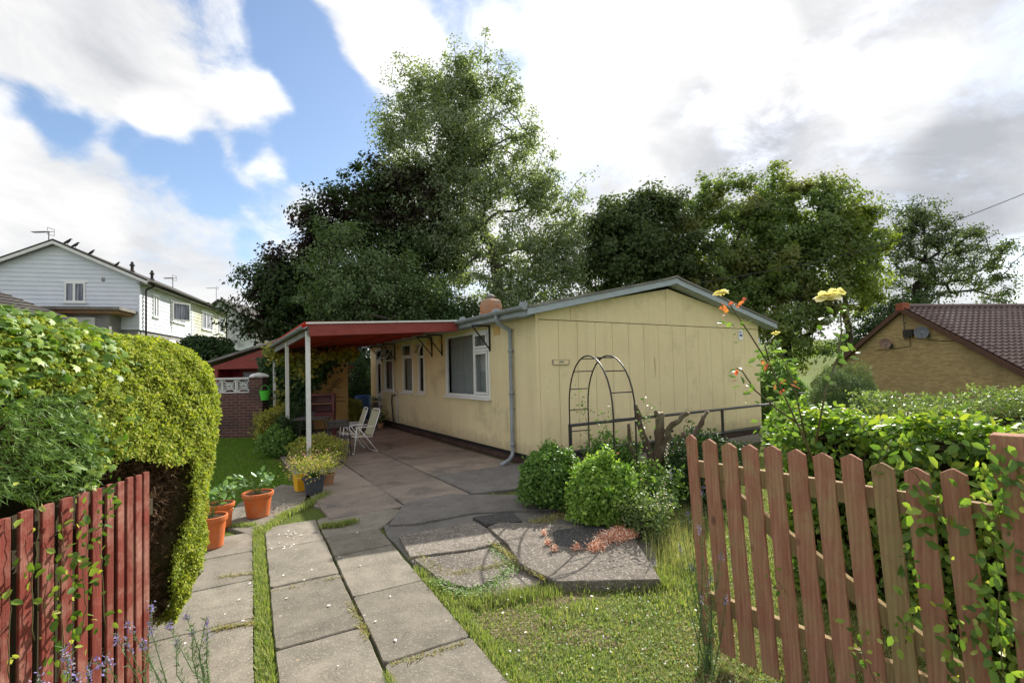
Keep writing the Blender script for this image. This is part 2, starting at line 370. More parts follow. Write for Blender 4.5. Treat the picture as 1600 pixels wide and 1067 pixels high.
def tree(label, base, lobes, nat, nl, size, lm, bm, tr, cr, top=None, tmpl='rhomb', droop=.3, upn=.5, shell=.45, step=.8, name='tree', cat='tree', group=None, rmin=.012, dz=.75, ex=.55, bend=.15, sub=6, cl=.95, el=(1, 1, .7)):
    e = empty(name, base, label, cat, group)
    cs, rs = [], []
    for px, py, rx, ry, Y in lobes:
        cs.append(D(px, py, Y)); k = Y/FPX; rs.append((rx*k, max(rx, ry)*k*dz, ry*k))
    cs = np.array(cs); rs = np.array(rs); vol = (rs[:, 0]*rs[:, 2]); vol = vol/vol.sum()
    nc = max(8, nat//sub); li = rng.choice(len(cs), nc, p=vol); u = norm(rnd(nc))*(rng.random((nc, 1))**shell)
    CC = cs[li]+u*rs[li]; kc = np.repeat(np.arange(nc), sub); csz = cl*(.6+.8*rng.random(nc))
    A = CC[kc]+rnd(len(kc))*csz[kc][:, None]*np.array(el)*.55
    keep = A[:, 2] > base[2]+.5; kc = kc[keep]
    A = A[A[:, 2] > base[2]+.5]
    if top is None: top = cs.mean(0)*.5+np.array(base)*.5; top[0] = base[0]*.6+top[0]*.4
    P, par, c = skeleton(base, A, top, step, bend=bend)
    V, F = branches_mesh(P, par, c, tr, rmin, ex)
    npmesh('trunk', V, F, bm, e, base, True)
    # twig-end leaf clusters with gaps between
    w = rng.random(len(A))**.8+.25; kk = rng.choice(len(A), int(nl), p=w/w.sum())
    crr = cr*(.55+.9*rng.random(len(A)))
    Pn = A[kk]+np.clip(rnd(len(kk)), -1.7, 1.7)*crr[kk][:, None]*np.array([1, 1, .72])*.6
    Nn = norm(Pn-CC[kc[kk]])*.9+norm(Pn-cs.mean(0))*.3+rnd(len(kk))*.55+np.array([0, 0, upn]); Dn = rnd(len(kk))*.7+norm(Pn-cs.mean(0))*.6+np.array([0, 0, -droop])
    Pn[:, 2] = np.maximum(Pn[:, 2], base[2]+.15)
    leaves('crown', tmpl, Pn, Nn, Dn, ivals(len(kk), size*.6, size*1.3), lm, e, base)
    return e
def bush(label, base, rx, ry, rz, n, size, lm, core, name='bush', cat='bush', tmpl='oval', lump=.12, up=.5, group=None, shaggy=.06, zlow=0., stems=True, droop=0., shoot=1.):
    e = empty(name, base, label, cat, group)
    u = norm(rnd(n)); u[:, 2] = np.where(u[:, 2] < -.35, -u[:, 2], u[:, 2])
    ph = rng.random(6)*6
    lf = 1+lump*(np.sin(u[:, 0]*5+ph[0])*np.sin(u[:, 1]*5+ph[1])+.6*np.sin(u[:, 2]*9+ph[2])*np.sin(u[:, 0]*11+ph[3]))
    dep = 1-np.abs(rng.normal(size=n))*.10+rng.normal(size=n)*shaggy*.5
    r = np.array([rx, ry, rz]); c = np.array(base)+np.array([0, 0, rz*.62])
    sh_ = norm(rnd(44)); dd = (u@sh_.T).max(1); dep = dep+np.clip((dd-.965)/.035, 0, 1)*.16*shoot
    P = c+u*r*(lf*dep)[:, None]; P[:, 2] = np.maximum(P[:, 2], base[2]+.02+zlow)
    leaves('foliage', tmpl, P, u/r+rnd(n)*.9*(1/r.mean())+np.array([0, 0, up]), rnd(n)+u*.8+np.array([0, 0, .5-droop]), ivals(n, size*.6, size*1.25), lm, e, base)
    # inner twigs
    A = c+norm(rnd(90))*r*.75; A[:, 2] = np.maximum(A[:, 2], base[2]+.08)
    Pk, par, cc = skeleton(base, A, c-np.array([0, 0, rz*.3]), min(rx, rz)*.3)
    V, F = branches_mesh(Pk, par, cc, max(.012, rx*.05), .0025)
    npmesh('stem', V, F, core, e, base)
    n2 = n//2; u = norm(rnd(n2)); P = c+u*r*.72*(rng.random((n2, 1))**.3); P[:, 2] = np.maximum(P[:, 2], base[2]+.02)
    leaves('inner_foliage', tmpl, P, rnd(n2), rnd(n2), ivals(n2, size*.8, size*1.4), lm, e, base)
    return e
def inpoly(P, poly):
    x, y = P[:, 0], P[:, 1]; c = np.zeros(len(P), bool); n = len(poly)
    for i in range(n):
        x1, y1 = poly[i][:2]; x2, y2 = poly[(i+1) % n][:2]
        if y1 == y2: continue
        k = ((y1 > y) != (y2 > y)) & (x < (x2-x1)*(y-y1)/(y2-y1)+x1); c ^= k
    return c
def fbm2(x, y, s, seed=0):
    r = np.random.default_rng(seed); v = 0*x; a = 1.
    for o in range(4):
        for _ in range(3):
            th = r.random()*6.28; ph = r.random()*6.28; v = v+a*np.sin((x*math.cos(th)+y*math.sin(th))*s+ph)/3
        s *= 2.1; a *= .55
    return v
def grass(name, P, h, mat, w=.004, lean=.5, parent=None):
    n = len(P); th = rng.random(n)*6.283; ln = lean*h*rng.random(n)*1.2; ww = w*(.6+.8*rng.random(n))
    dx = np.stack([np.cos(th), np.sin(th), 0*th], 1); sd_ = np.stack([-np.sin(th), np.cos(th), 0*th], 1)
    hh = h*(.5+.8*rng.random(n)); up = np.array([0, 0, 1.])
    a = P-sd_*ww[:, None]; b = P+sd_*ww[:, None]; m1 = P+dx*(ln*.35)[:, None]+up*(hh*.6)[:, None]
    c = m1+sd_*(ww*.7)[:, None]; d = m1-sd_*(ww*.7)[:, None]; t = P+dx*ln[:, None]+up*hh[:, None]
    V = np.stack([a, b, c, d, t], 1).reshape(-1, 3)
    F = np.array([(0,1,2),(0,2,3),(3,2,4)])[None]+(np.arange(n)*5)[:, None, None]
    return npmesh(name, V, F.reshape(-1, 3), mat, parent)
# ================================================================== MATERIAL LIBRARY
m_conc = surf('concrete_slab', (.25,.222,.182), (.15,.134,.108), 7, rough=.9, bump=.5, bscale=90, spec=.15, speck=(.285,.255,.205), dirt=(.125,.115,.095), dscale=2.2, dlo=.46, dhi=.74, isl=.14, lichen=True)
m_patio = surf('patio_concrete', (.285,.23,.185), (.20,.168,.14), 3, rough=.9, bump=.5, bscale=70, spec=.15, speck=(.28,.25,.22), dirt=(.09,.08,.075), dscale=1.3, isl=.16)
m_tar = surf('dark_concrete', (.19,.175,.16), (.12,.11,.10), 4, rough=.9, bump=.8, bscale=60, spec=.15, speck=(.22,.21,.2), dirt=(.25,.24,.22), dscale=1.1, dlo=.56, dhi=.78)
m_agg = surf('aggregate_concrete', (.26,.23,.195), (.15,.13,.11), 11, rough=.95, bump=1.0, bscale=55, spec=.1, speck=(.42,.385,.34), dirt=(.12,.105,.09), dscale=2.5, dlo=.5, dhi=.7, isl=.12, bdist=.02)
m_damp = surf('dark_patch', (.07,.068,.066), (.045,.044,.043), 6, rough=.9, bump=.8, bscale=90, spec=.15, speck=(.2,.2,.19))
m_soil = surf('soil', (.075,.055,.038), (.04,.03,.02), 6, rough=1, bump=1, bscale=40, spec=.05, bdist=.03)
m_yel = surf('cream_render', (.78,.66,.395), (.71,.59,.345), 1.4, rough=.75, bump=.9, bscale=38, spec=.25, stretch=(1,1,1), dirt=(.44,.37,.22), dscale=.9, dlo=.56, dhi=.8, bdist=.012)
m_ochre = surf('ochre_render', (.74,.50,.20), (.64,.42,.16), 1.4, rough=.8, bump=.7, bscale=38, spec=.2, dirt=(.38,.27,.14), dscale=.9, dlo=.56, dhi=.8)
m_dark = surf('dark_cavity', (.012,.012,.012), (.02,.02,.02), 3, bump=0)
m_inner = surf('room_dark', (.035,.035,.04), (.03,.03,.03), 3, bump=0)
m_blue = surf('blue_grey_paint', (.37,.42,.46), (.28,.32,.35), 4, rough=.55, bump=.3, bscale=25, stretch=(1,1,4), dirt=(.40,.38,.33), dscale=5, dlo=.6, dhi=.72)
m_felt = surf('roof_felt', (.22,.20,.18), (.12,.11,.1), 3, rough=.9, bump=.6, bscale=60, dirt=(.32,.31,.28), dscale=2)
m_gut = surf('grey_plastic', (.30,.33,.36), (.22,.25,.27), 5, rough=.5, bump=.15, bscale=30, dirt=(.16,.15,.13), dscale=7, dlo=.55, dhi=.75)
m_upvc = surf('white_upvc', (.78,.78,.76), (.70,.70,.67), 6, rough=.35, bump=.03, spec=.4, dirt=(.5,.49,.44), dscale=6, dlo=.6, dhi=.8)
m_brk = brickmat('red_brick', (.145,.055,.045), (.10,.042,.038), (.17,.15,.13), dirt=(.05,.04,.035))
m_plinth = brickmat('plinth_brick', (.10,.05,.04), (.08,.04,.035), (.10,.09,.08), dirt=(.03,.025,.02))
m_buff = brickmat('buff_brick', (.58,.40,.18), (.38,.25,.105), (.40,.34,.22), dirt=(.20,.14,.08), dscale=.5, msize=.009)
m_terr = surf('terracotta_pot_clay', (.44,.21,.10), (.28,.13,.07), 9, rough=.85, bump=.8, bscale=40, dirt=(.26,.22,.16), dscale=5, dlo=.45, dhi=.65)
m_orange = surf('orange_plastic', (.62,.155,.04), (.5,.12,.035), 5, rough=.6, bump=.2, spec=.3, dirt=(.42,.22,.12), dscale=8, dlo=.5, dhi=.72)
m_red = surf('red_paint', (.27,.055,.045), (.20,.035,.03), 4, rough=.6, bump=.3, bscale=20, stretch=(1,4,4), dirt=(.33,.11,.08), dscale=5, dlo=.58, dhi=.75)
m_redw = surf('red_timber', (.28,.03,.026), (.17,.02,.018), 4, rough=.6, bump=.2, dirt=(.06,.01,.01), dscale=3)
m_white = surf('white_paint', (.72,.72,.70), (.58,.58,.55), 6, rough=.5, bump=.1, dirt=(.33,.31,.27), dscale=9, dlo=.58, dhi=.78)
m_clad = surf('white_cladding', (.66,.695,.75), (.59,.625,.68), 2, rough=.6, bump=.05, spec=.3)
m_cladg = surf('algae_cladding', (.62,.64,.60), (.50,.52,.46), 2, rough=.7, bump=.05, dirt=(.40,.40,.27), dscale=.55, dlo=.44, dhi=.66)
m_cladd = surf('mouldy_cladding', (.62,.64,.64), (.50,.52,.52), 1.2, rough=.7, bump=.05, dirt=(.20,.205,.19), dscale=.35, dlo=.46, dhi=.6, stretch=(1,1,2))
m_rend = surf('grey_render', (.30,.29,.28), (.22,.21,.2), 2, rough=.9, bump=.5, dirt=(.15,.14,.13))
m_tile = surf('dark_roof_tile', (.055,.048,.045), (.035,.03,.03), 3, rough=.8, bump=.5, bscale=20, dirt=(.12,.12,.09), dscale=3)
m_pan = surf('brown_pantile', (.115,.062,.05), (.075,.042,.036), 4, rough=.42, bump=.15, bscale=30, spec=.5, isl=0, dirt=(.17,.12,.1), dscale=1.4, dlo=.5, dhi=.8)
m_blk = surf('black_metal', (.022,.02,.019), (.035,.025,.02), 12, rough=.45, bump=.15, spec=.4, dirt=(.09,.045,.025), dscale=14, dlo=.6, dhi=.75)
m_rail = surf('rail_metal', (.035,.036,.04), (.055,.05,.048), 12, rough=.42, bump=.1, spec=.5, dirt=(.1,.05,.03), dscale=9, dlo=.62, dhi=.75)
m_bark = surf('bark', (.085,.068,.05), (.045,.036,.027), 5, rough=.95, bump=1, bscale=12, stretch=(1,1,.3), dirt=(.11,.12,.08), dscale=2)
m_barkd = surf('dark_bark', (.035,.028,.022), (.02,.017,.014), 5, rough=.95, bump=.6, bscale=12, stretch=(1,1,.3))
m_stump = surf('pruned_bark', (.12,.085,.058), (.06,.042,.03), 7, rough=.95, bump=1, bscale=18, stretch=(1,1,.4), dirt=(.17,.16,.1), dscale=5)
m_gate = surf('weathered_red_timber', (.50,.255,.17), (.31,.12,.075), 12, stretch=(3,3,.3), rough=.8, bump=.9, bscale=34, bstretch=(3,3,.25), spec=.2, dirt=(.40,.30,.15), dscale=5, dlo=.47, dhi=.72, isl=.12)
m_gatey = surf('bleached_timber', (.36,.27,.13), (.27,.19,.09), 7, stretch=(3,3,.35), rough=.8, bump=.5, bscale=30, bstretch=(3,3,.25), spec=.2, dirt=(.30,.15,.10), dscale=4)
m_fence = surf('red_stained_timber', (.225,.048,.033), (.145,.034,.025), 9, stretch=(3,3,.3), rough=.7, bump=.5, bscale=30, bstretch=(3,3,.25), spec=.2, dirt=(.38,.20,.15), dscale=6, dlo=.46, dhi=.72)
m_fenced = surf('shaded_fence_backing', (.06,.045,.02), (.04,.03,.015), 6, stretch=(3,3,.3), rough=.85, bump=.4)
m_chair = surf('chair_white_tube', (.78,.78,.77), (.7,.7,.68), 5, rough=.35, bump=0, spec=.5)
m_cloth = surf('faded_floral_cloth', (.42,.40,.27), (.26,.27,.17), 40, rough=.9, bump=.2, dirt=(.5,.42,.3), dscale=30)
m_slat = surf('dark_stained_slat', (.07,.065,.062), (.045,.04,.038), 8, stretch=(1,6,6), rough=.6, bump=.3)
m_bbq = surf('maroon_metal', (.17,.035,.04), (.12,.025,.03), 5, rough=.4, bump=.05, spec=.5)
m_drum = surf('blue_plastic_drum', (.02,.095,.32), (.015,.07,.24), 5, rough=.4, bump=.05, spec=.5)
m_greenp = surf('bright_green_plastic', (.10,.60,.06), (.08,.48,.05), 5, rough=.4, bump=0)
m_yelp = surf('yellow_plastic', (.8,.42,.02), (.7,.36,.02), 5, rough=.45, bump=0)
m_greyp = surf('dark_grey_pot', (.07,.08,.095), (.05,.055,.065), 6, rough=.6, bump=.2)
m_slate = surf('far_slate', (.16,.17,.2), (.11,.12,.14), 2, bump=0)
m_crow = surf('crow_feathers', (.012,.012,.014), (.02,.02,.025), 8, rough=.5, bump=0)
m_net = surf('net_curtain', (.50,.50,.50), (.30,.30,.31), 16, stretch=(6,6,.15), rough=1, bump=.3, bscale=12, bstretch=(6,6,.1))
m_daisy = surf('white_petals', (.85,.82,.78), (.8,.75,.7), 9, bump=0, rough=.8)
m_sedum = leafmat('sedum_leaf', [(.50,.13,.07),(.70,.30,.18),(.85,.6,.48),(.85,.75,.65)], .1, .05)
L_maple = leafmat('maple_leaf', [(.025,.045,.016),(.04,.07,.022),(.065,.10,.032)], .25, .03, .55, patch=(.035,.022,.020), pscale=.22, plo=.5, phi=.56)
L_pop = leafmat('poplar_leaf', [(.15,.20,.11),(.18,.235,.125),(.22,.275,.155),(.30,.345,.23)], .5, .10, .45)
L_elm = leafmat('small_tree_leaf', [(.08,.13,.05),(.115,.175,.07),(.16,.22,.10)], .38, .05, .5)
L_tr = leafmat('sycamore_leaf', [(.10,.16,.045),(.14,.21,.055),(.19,.26,.068)], .5, .07, .5, patch=(.22,.22,.07), pscale=.35, plo=.5, phi=.62)
L_trd = leafmat('dark_sycamore_leaf', [(.055,.085,.03),(.075,.11,.038),(.10,.14,.05)], .42, .05, .5)
L_try = leafmat('yellow_green_leaf', [(.15,.21,.03),(.2,.27,.04),(.26,.3,.06)], .5, .05, .5)
L_sp = leafmat('willow_leaf', [(.06,.09,.035),(.09,.13,.05),(.15,.19,.09)], .38, .08, .45)
L_yew = leafmat('clipped_conifer', [(.15,.21,.03),(.25,.32,.045),(.36,.41,.06),(.47,.46,.09)], .4, .03, .6, patch=(.34,.24,.05), pscale=3.2, plo=.63, phi=.75)
L_cyp = leafmat('conifer_spray', [(.10,.18,.05),(.15,.26,.065),(.25,.36,.10)], .25, .06, .5)
L_brown = leafmat('dead_conifer_twigs', [(.05,.03,.017),(.10,.06,.035),(.16,.095,.055)], .1, .02, .8)
L_ivy = leafmat('ivy_leaf', [(.05,.11,.02),(.10,.19,.03),(.18,.29,.045),(.34,.44,.08)], .36, .08, .45, patch=(.30,.33,.07), pscale=4, plo=.6, phi=.66)
L_beech = leafmat('beech_leaf', [(.07,.14,.028),(.12,.22,.04),(.19,.31,.05),(.32,.42,.07)], .48, .07, .42, patch=(.20,.12,.05), pscale=6, plo=.70, phi=.74)
m_gstem = surf('green_stem', (.14,.13,.05), (.10,.07,.035), 9, bump=0)
L_lime = leafmat('lime_young_leaf', [(.40,.45,.10),(.5,.5,.16),(.45,.5,.08)], .45, .08, .4)
L_bush = leafmat('bright_shrub_leaf', [(.09,.19,.03),(.16,.30,.045),(.28,.44,.08),(.44,.56,.14)], .42, .08, .4)
L_bush2 = leafmat('green_shrub_leaf', [(.075,.16,.03),(.12,.23,.045),(.2,.33,.075)], .38, .08, .4)
L_dk = leafmat('dark_shrub_leaf', [(.02,.045,.015),(.035,.07,.02),(.055,.10,.03)], .25, .06, .5)
L_oliv = leafmat('golden_ivy_leaf', [(.12,.16,.03),(.22,.25,.04),(.36,.34,.06),(.46,.38,.08)], .45, .06, .45)
L_rose = leafmat('rose_leaf', [(.10,.19,.04),(.16,.27,.06),(.24,.34,.08)], .4, .08, .36)
L_rosr = leafmat('young_red_leaf', [(.55,.07,.04),(.6,.16,.07),(.5,.22,.06)], .5, .12, .35)
L_petal = leafmat('yellow_rose_petal', [(.92,.84,.52),(.95,.88,.6),(.9,.8,.45)], .22, .03, .6)
L_grass = leafmat('grass_blade', [(.15,.22,.055),(.23,.31,.085),(.32,.38,.13),(.44,.40,.22)], .4, .05, .5)
L_lawn = leafmat('lawn_blade', [(.09,.18,.02),(.13,.24,.03),(.17,.29,.04)], .4, .04, .5)
L_straw = leafmat('straw_blade', [(.42,.34,.18),(.34,.30,.13),(.30,.33,.10)], .3, .04, .6)
L_clover = leafmat('clover_leaf', [(.12,.22,.05),(.2,.31,.08)], .35, .08, .5)
L_lav = leafmat('lavender_flower', [(.25,.18,.55),(.35,.28,.62),(.5,.45,.7)], .3, .03, .7)
L_lins = leafmat('toadflax_leaf', [(.08,.15,.06),(.12,.2,.08),(.18,.27,.12)], .3, .06, .5)
L_pink = leafmat('pink_flower', [(.7,.28,.32),(.8,.45,.42),(.75,.5,.45)], .3, .03, .7)
L_heath = leafmat('yellow_green_shrub', [(.22,.27,.05),(.32,.35,.07),(.42,.36,.1)], .35, .04, .6)
L_straws = leafmat('strawberry_leaf', [(.10,.2,.08),(.16,.28,.12),(.28,.4,.22)], .35, .12, .35)
L_pale = leafmat('pale_hedge_leaf', [(.10,.16,.05),(.17,.24,.08),(.26,.33,.14)], .4, .10, .35)
# ================================================================== GROUND
def ss(x, a, b):
    t = min(1, max(0, (x-a)/(b-a))); return t*t*(3-2*t)
def gz(x, y):
    z = 1.5*ss(-x, 9, 15)*ss(y, 13.5, 20)
    z -= 1.4*ss(x, 6.5, 13)*(1-ss(y, 60, 90))
    z -= .9*ss(y, 17, 24)*ss(x, -6, 0)*(1-ss(y, 60, 90))
    d = math.hypot(x, y)
    z -= 5.2*ss(y, 35, 100)*ss(x, -25, 10)
    z += 24*ss(d, 130, 420)*ss(x, -200, 60)
    z += 3*ss(d, 60, 400)*(1-ss(x, -200, 60))
    return z
xs = np.unique(np.concatenate([np.linspace(-900, -60, 22), np.linspace(-60, 60, 121), np.linspace(60, 900, 26)]))
ys = np.unique(np.concatenate([np.linspace(-60, -5, 8), np.linspace(-5, 60, 66), np.linspace(60, 1100, 36)]))
gv = [(x, y, gz(x, y)) for y in ys for x in xs]; nx = len(xs)
gf = [(j*nx+i, j*nx+i+1, (j+1)*nx+i+1, (j+1)*nx+i) for j in range(len(ys)-1) for i in range(nx-1)]
def groundmat():
    m, nt, N, L = newmat('ground_grass')
    out = N('ShaderNodeOutputMaterial'); p = N('ShaderNodeBsdfPrincipled'); L(p.outputs[0], out.inputs[0])
    tc = N('ShaderNodeTexCoord').outputs['Object']
    c = mixc(N, L, mrange(N, L, mnoise(N, L, tc, .9, 8, .7), .35, .65), (.10,.145,.03), (.16,.19,.055))
    c = mixc(N, L, mrange(N, L, mnoise(N, L, tc, 28, 5, .7), .35, .7), c, (.06,.075,.02))
    c = mixc(N, L, mrange(N, L, mnoise(N, L, tc, 1.7, 7, .7, .6), .53, .66), c, (.17,.12,.085))
    c = mixc(N, L, mrange(N, L, mnoise(N, L, tc, .02, 4, .6), .4, .6), c, (.12,.17,.045))
    L(c, p.inputs['Base Color']); p.inputs['Roughness'].default_value = 1; p.inputs['Specular IOR Level'].default_value = .05
    bn = N('ShaderNodeBump'); bn.inputs['Distance'].default_value = .03; bn.inputs['Strength'].default_value = .8
    L(mnoise(N, L, tc, 45, 6, .7), bn.inputs['Height']); L(bn.outputs[0], p.inputs['Normal'])
    return m
struct(npmesh('ground', gv, gf, groundmat(), smooth=True))
# ------------------------------------------------------------------ paving
PAVE = []           # footprints where no lawn grows
def slab(mb, pts, z0, z1, shrink=.006, chip=0.02):
    c = Vector((sum(p[0] for p in pts)/len(pts), sum(p[1] for p in pts)/len(pts), 0)); q = []
    for i, p in enumerate(pts):
        p = Vector((p[0], p[1], 0)); a = Vector((*pts[i-1][:2], 0)); b = Vector((*pts[(i+1) % len(pts)][:2], 0))
        p = p+((a-p).normalized()+(b-p).normalized())*shrink
        cc = chip*random.uniform(.3, 1.3)
        q.append(p+(a-p).normalized()*cc); q.append(p+(b-p).normalized()*cc)
    # jagged edges
    r = []
    for i, p in enumerate(q):
        n = q[(i+1) % len(q)]; r.append(p); k = int((n-p).length/.09)
        pr = Vector((-(n-p).y, (n-p).x, 0)).normalized() if (n-p).length > 0 else Vector()
        for j in range(1, k): r.append(p.lerp(n, j/k)+pr*random.uniform(-.004, .004))
    tl = random.uniform(-.003, .003), random.uniform(-.003, .003), random.uniform(-.003, .003)
    n = len(r); ins = [p+(c-p).normalized()*.007 for p in r]
    zf = lambda p, z: (p.x, p.y, z+tl[0]+(p.x-c.x)*tl[1]+(p.y-c.y)*tl[2])
    vs = [zf(p, z0) for p in r]+[zf(p, z1-.006) for p in r]+[zf(p, z1) for p in ins]
    fs = [(i, (i+1) % n, n+(i+1) % n, n+i) for i in range(n)]+[(n+i, n+(i+1) % n, 2*n+(i+1) % n, 2*n+i) for i in range(n)]+[tuple(range(2*n, 3*n))]
    mb.add(vs, fs)
pd = Vector((-.487, .873, 0)); pp = Vector((.873, .487, 0))         # along the path, across it
O3 = Vector((-.07, 2.46, 0))                                          # right edge of the path
def pth(a, l): return O3+pp*a+pd*l                                    # a across (negative = left), l along
mb = MB()
rows3 = [-2.2, -1.35, -.45, .44, 1.33, 2.19, 2.72]
for i in range(len(rows3)-1): slab(mb, [pth(-.522, rows3[i]), pth(0, rows3[i]), pth(0, rows3[i+1]), pth(-.522, rows3[i+1])], -.05, .03)
rows2 = [-1.8, -.9, 0, .89, 1.80, 2.68, 3.42]
for i in range(len(rows2)-1): slab(mb, [pth(-1.03, rows2[i]), pth(-.528, rows2[i]), pth(-.528, rows2[i+1]), pth(-1.03, rows2[i+1])], -.05, .03)
rows1 = [-2.2, -1.3, -.4, .5, 1.39, 2.06, 2.75, 3.35]
for i in range(len(rows1)-1): slab(mb, [pth(-1.78, rows1[i]), pth(-1.13, rows1[i]), pth(-1.13, rows1[i+1]), pth(-1.78, rows1[i+1])], -.05, .028)
slab(mb, [pth(-.522, 2.735), pth(.02, 2.735), G(632,796,.03)[:2], G(575,790,.03)[:2], pth(-.522, 3.42)], -.05, .028)
for q in ([(398,838),(394,826),(470,790),(486,762),(440,756),(372,786),(345,820)], [(488,790),(552,800),(604,782),(548,752),(520,764)], [(524,750),(552,750),(610,780),(668,764),(600,742)]):
    w = [G(x, y, .03)[:2] for x, y in q]; slab(mb, w, -.05, .03+random.uniform(-.004, .002)); PAVE.append(w)
PAVE += [[pth(-1.03, -3), pth(0, -3), pth(.0, 2.72), pth(-.3, 3.42), pth(-1.03, 3.42)], [pth(-1.78, -3), pth(-1.13, -3), pth(-1.13, 3.35), pth(-1.78, 3.35)]]
struct(mb.build('path', m_conc, fix=True))
# patio: large slabs from the path to the far door of the bungalow
mb = MB(); HC = Vector((.40, 7.58, 0)); ha = Vector((.847, .5314, 0)); hb = Vector((-.5314, .847, 0))
def HL(x, y, z=0): p = HC+ha*x+hb*y; return Vector((p.x, p.y, z))
g = lambda x, y: Vector(G(x, y, .03))
quads = [[(523,806),(590,815),(600,812),(650,786),(590,782)],
 [(470,818),(520,806),(588,781),(520,768)],[(412,818),(462,818),(518,768),(478,762),(440,775)],
 [(520,766),(592,780),(640,757),(586,744)],[(480,760),(518,766),(584,743),(546,735),(500,740)]]
pat = []
gr = [(-3.3, -1.55), (-1.5, -.35)]
yb = [-.75, .25, 1.25, 2.3, 3.4, 4.5, 5.6, 6.7, 7.8, 8.9, 10.2]
for i in range(len(yb)-1):
    for x0, x1 in ((-3.35, -2.5), (-2.48, -1.62), (-1.6, -.12)):
        if x0 > -2 and i == 0: continue
        o = .25 if x0 > -2 else 0
        slab(mb, [HL(x0, yb[i]+o), HL(x1, yb[i]+o), HL(x1, yb[i+1]+o), HL(x0, yb[i+1]+o)], -.05, .032+.004*(x0 > -2))
PAVE.append([HL(-3.4, -.8), HL(-.1, -.8), HL(-.1, 10.4), HL(-3.4, 10.4)])
struct(mb.build('patio', m_patio))
mb = MB()
darkp = [[HL(-1.62,-.78), HL(-.95,-.95), HL(.1,-.95), HL(.9,-.8), HL(.9,-.02), HL(-.02,-.02), HL(-.02,.5), HL(-1.62,.5)],
         [Vector(G(603,838)), Vector(G(640,850)), Vector(G(815,816)), Vector(G(900,800)), Vector(G(860,775)), Vector(G(700,770)), Vector(G(630,800))]]
slab(mb, [(p.x, p.y) for p in darkp[0]], -.05, .045); slab(mb, [(G(x, y)[0], G(x, y)[1]) for x, y in [(606,826),(650,824),(740,806),(880,800),(860,778),(700,776),(632,790)]], -.05, .04)
PAVE.append([tuple(p[:2]) for p in darkp[0]]); PAVE.append([G(x, y)[:2] for x, y in [(606,826),(650,824),(740,806),(880,800),(860,778),(700,776),(632,790)]])
slab(mb, [G(x, y, .02)[:2] for x, y in [(604,836),(598,820),(760,790),(900,775),(1010,800),(1030,885),(900,900),(745,918),(690,918),(655,890)]], -.05, .022)
PAVE.append([G(x, y, .02)[:2] for x, y in [(595,838),(600,818),(760,790),(900,775),(1010,800),(1030,885),(900,900),(745,918),(672,898)]])
struct(mb.build('old_concrete', m_tar))
# cracked aggregate slabs stepping up beside the path
mb = MB()
agg = [([(623,836),(742,813),(757,822),(786,846),(735,857),(640,869)], .05), ([(646,873),(736,861),(790,850),(806,873),(775,905),(738,919),(690,908)], .042),
       ([(793,849),(762,822),(780,815),(980,822),(1032,905),(870,908),(812,880)], .075), ([(690,914),(738,924),(778,909),(806,884),(850,908),(800,927),(740,934)], .03)]
for pts, z in agg:
    w = [(G(x, y, z)[0], G(x, y, z)[1]) for x, y in pts]; slab(mb, w, -.06, z, .001, .005); PAVE.append(w)
struct(mb.build('broken_slabs', m_agg))
mb = MB()
w = [(G(x, y, .08)[0], G(x, y, .08)[1]) for x, y in [(862,828),(935,818),(975,830),(962,848),(900,856),(868,850)]]
slab(mb, w, .06, .081, 0, .05)
w = [(G(x, y, .06)[0], G(x, y, .06)[1]) for x, y in [(738,808),(800,799),(816,814),(760,819)]]
slab(mb, w, -.02, .062, 0, .02); struct(mb.build('bitumen_patch', m_damp))
mb = MB()
for cx0, cy0, rr_ in ((-.02, 3.0, .24), (.42, 2.85, .16), (1.0, 2.3, .25), (.25, 3.35, .16)):
    ang = [i*6.283/26 for i in range(26)]; vsb = [(cx0+math.cos(a)*rr_*(1+.3*math.sin(3*a+cx0*9)+.15*math.sin(7*a)), cy0+math.sin(a)*rr_*.75*(1+.25*math.sin(2*a+1+cy0*5)+.12*math.sin(8*a)), .002) for a in ang]
    mb.add([(cx0, cy0, .006)]+vsb, [(0, 1+i, 1+(i+1) % 26) for i in range(26)])
struct(mb.build('bare_earth', surf('dry_earth', (.16,.14,.075), (.11,.105,.045), 14, rough=1, bump=1, bscale=45, spec=.05, bdist=.03, speck=(.34,.28,.2))))
# ramp path along the gable and path beyond
mb = MB()
slab(mb, [HL(1.5,-.75), HL(9,-.75), HL(9,-.1), HL(1.5,-.1)], -.3, .05, .0, .02)
slab(mb, [HL(6.6,-2.2), HL(8.6,-2.2), HL(8.6,-.77), HL(6.6,-.77)], -.3, .055, .0, .02)
struct(mb.build('side_path', m_agg))
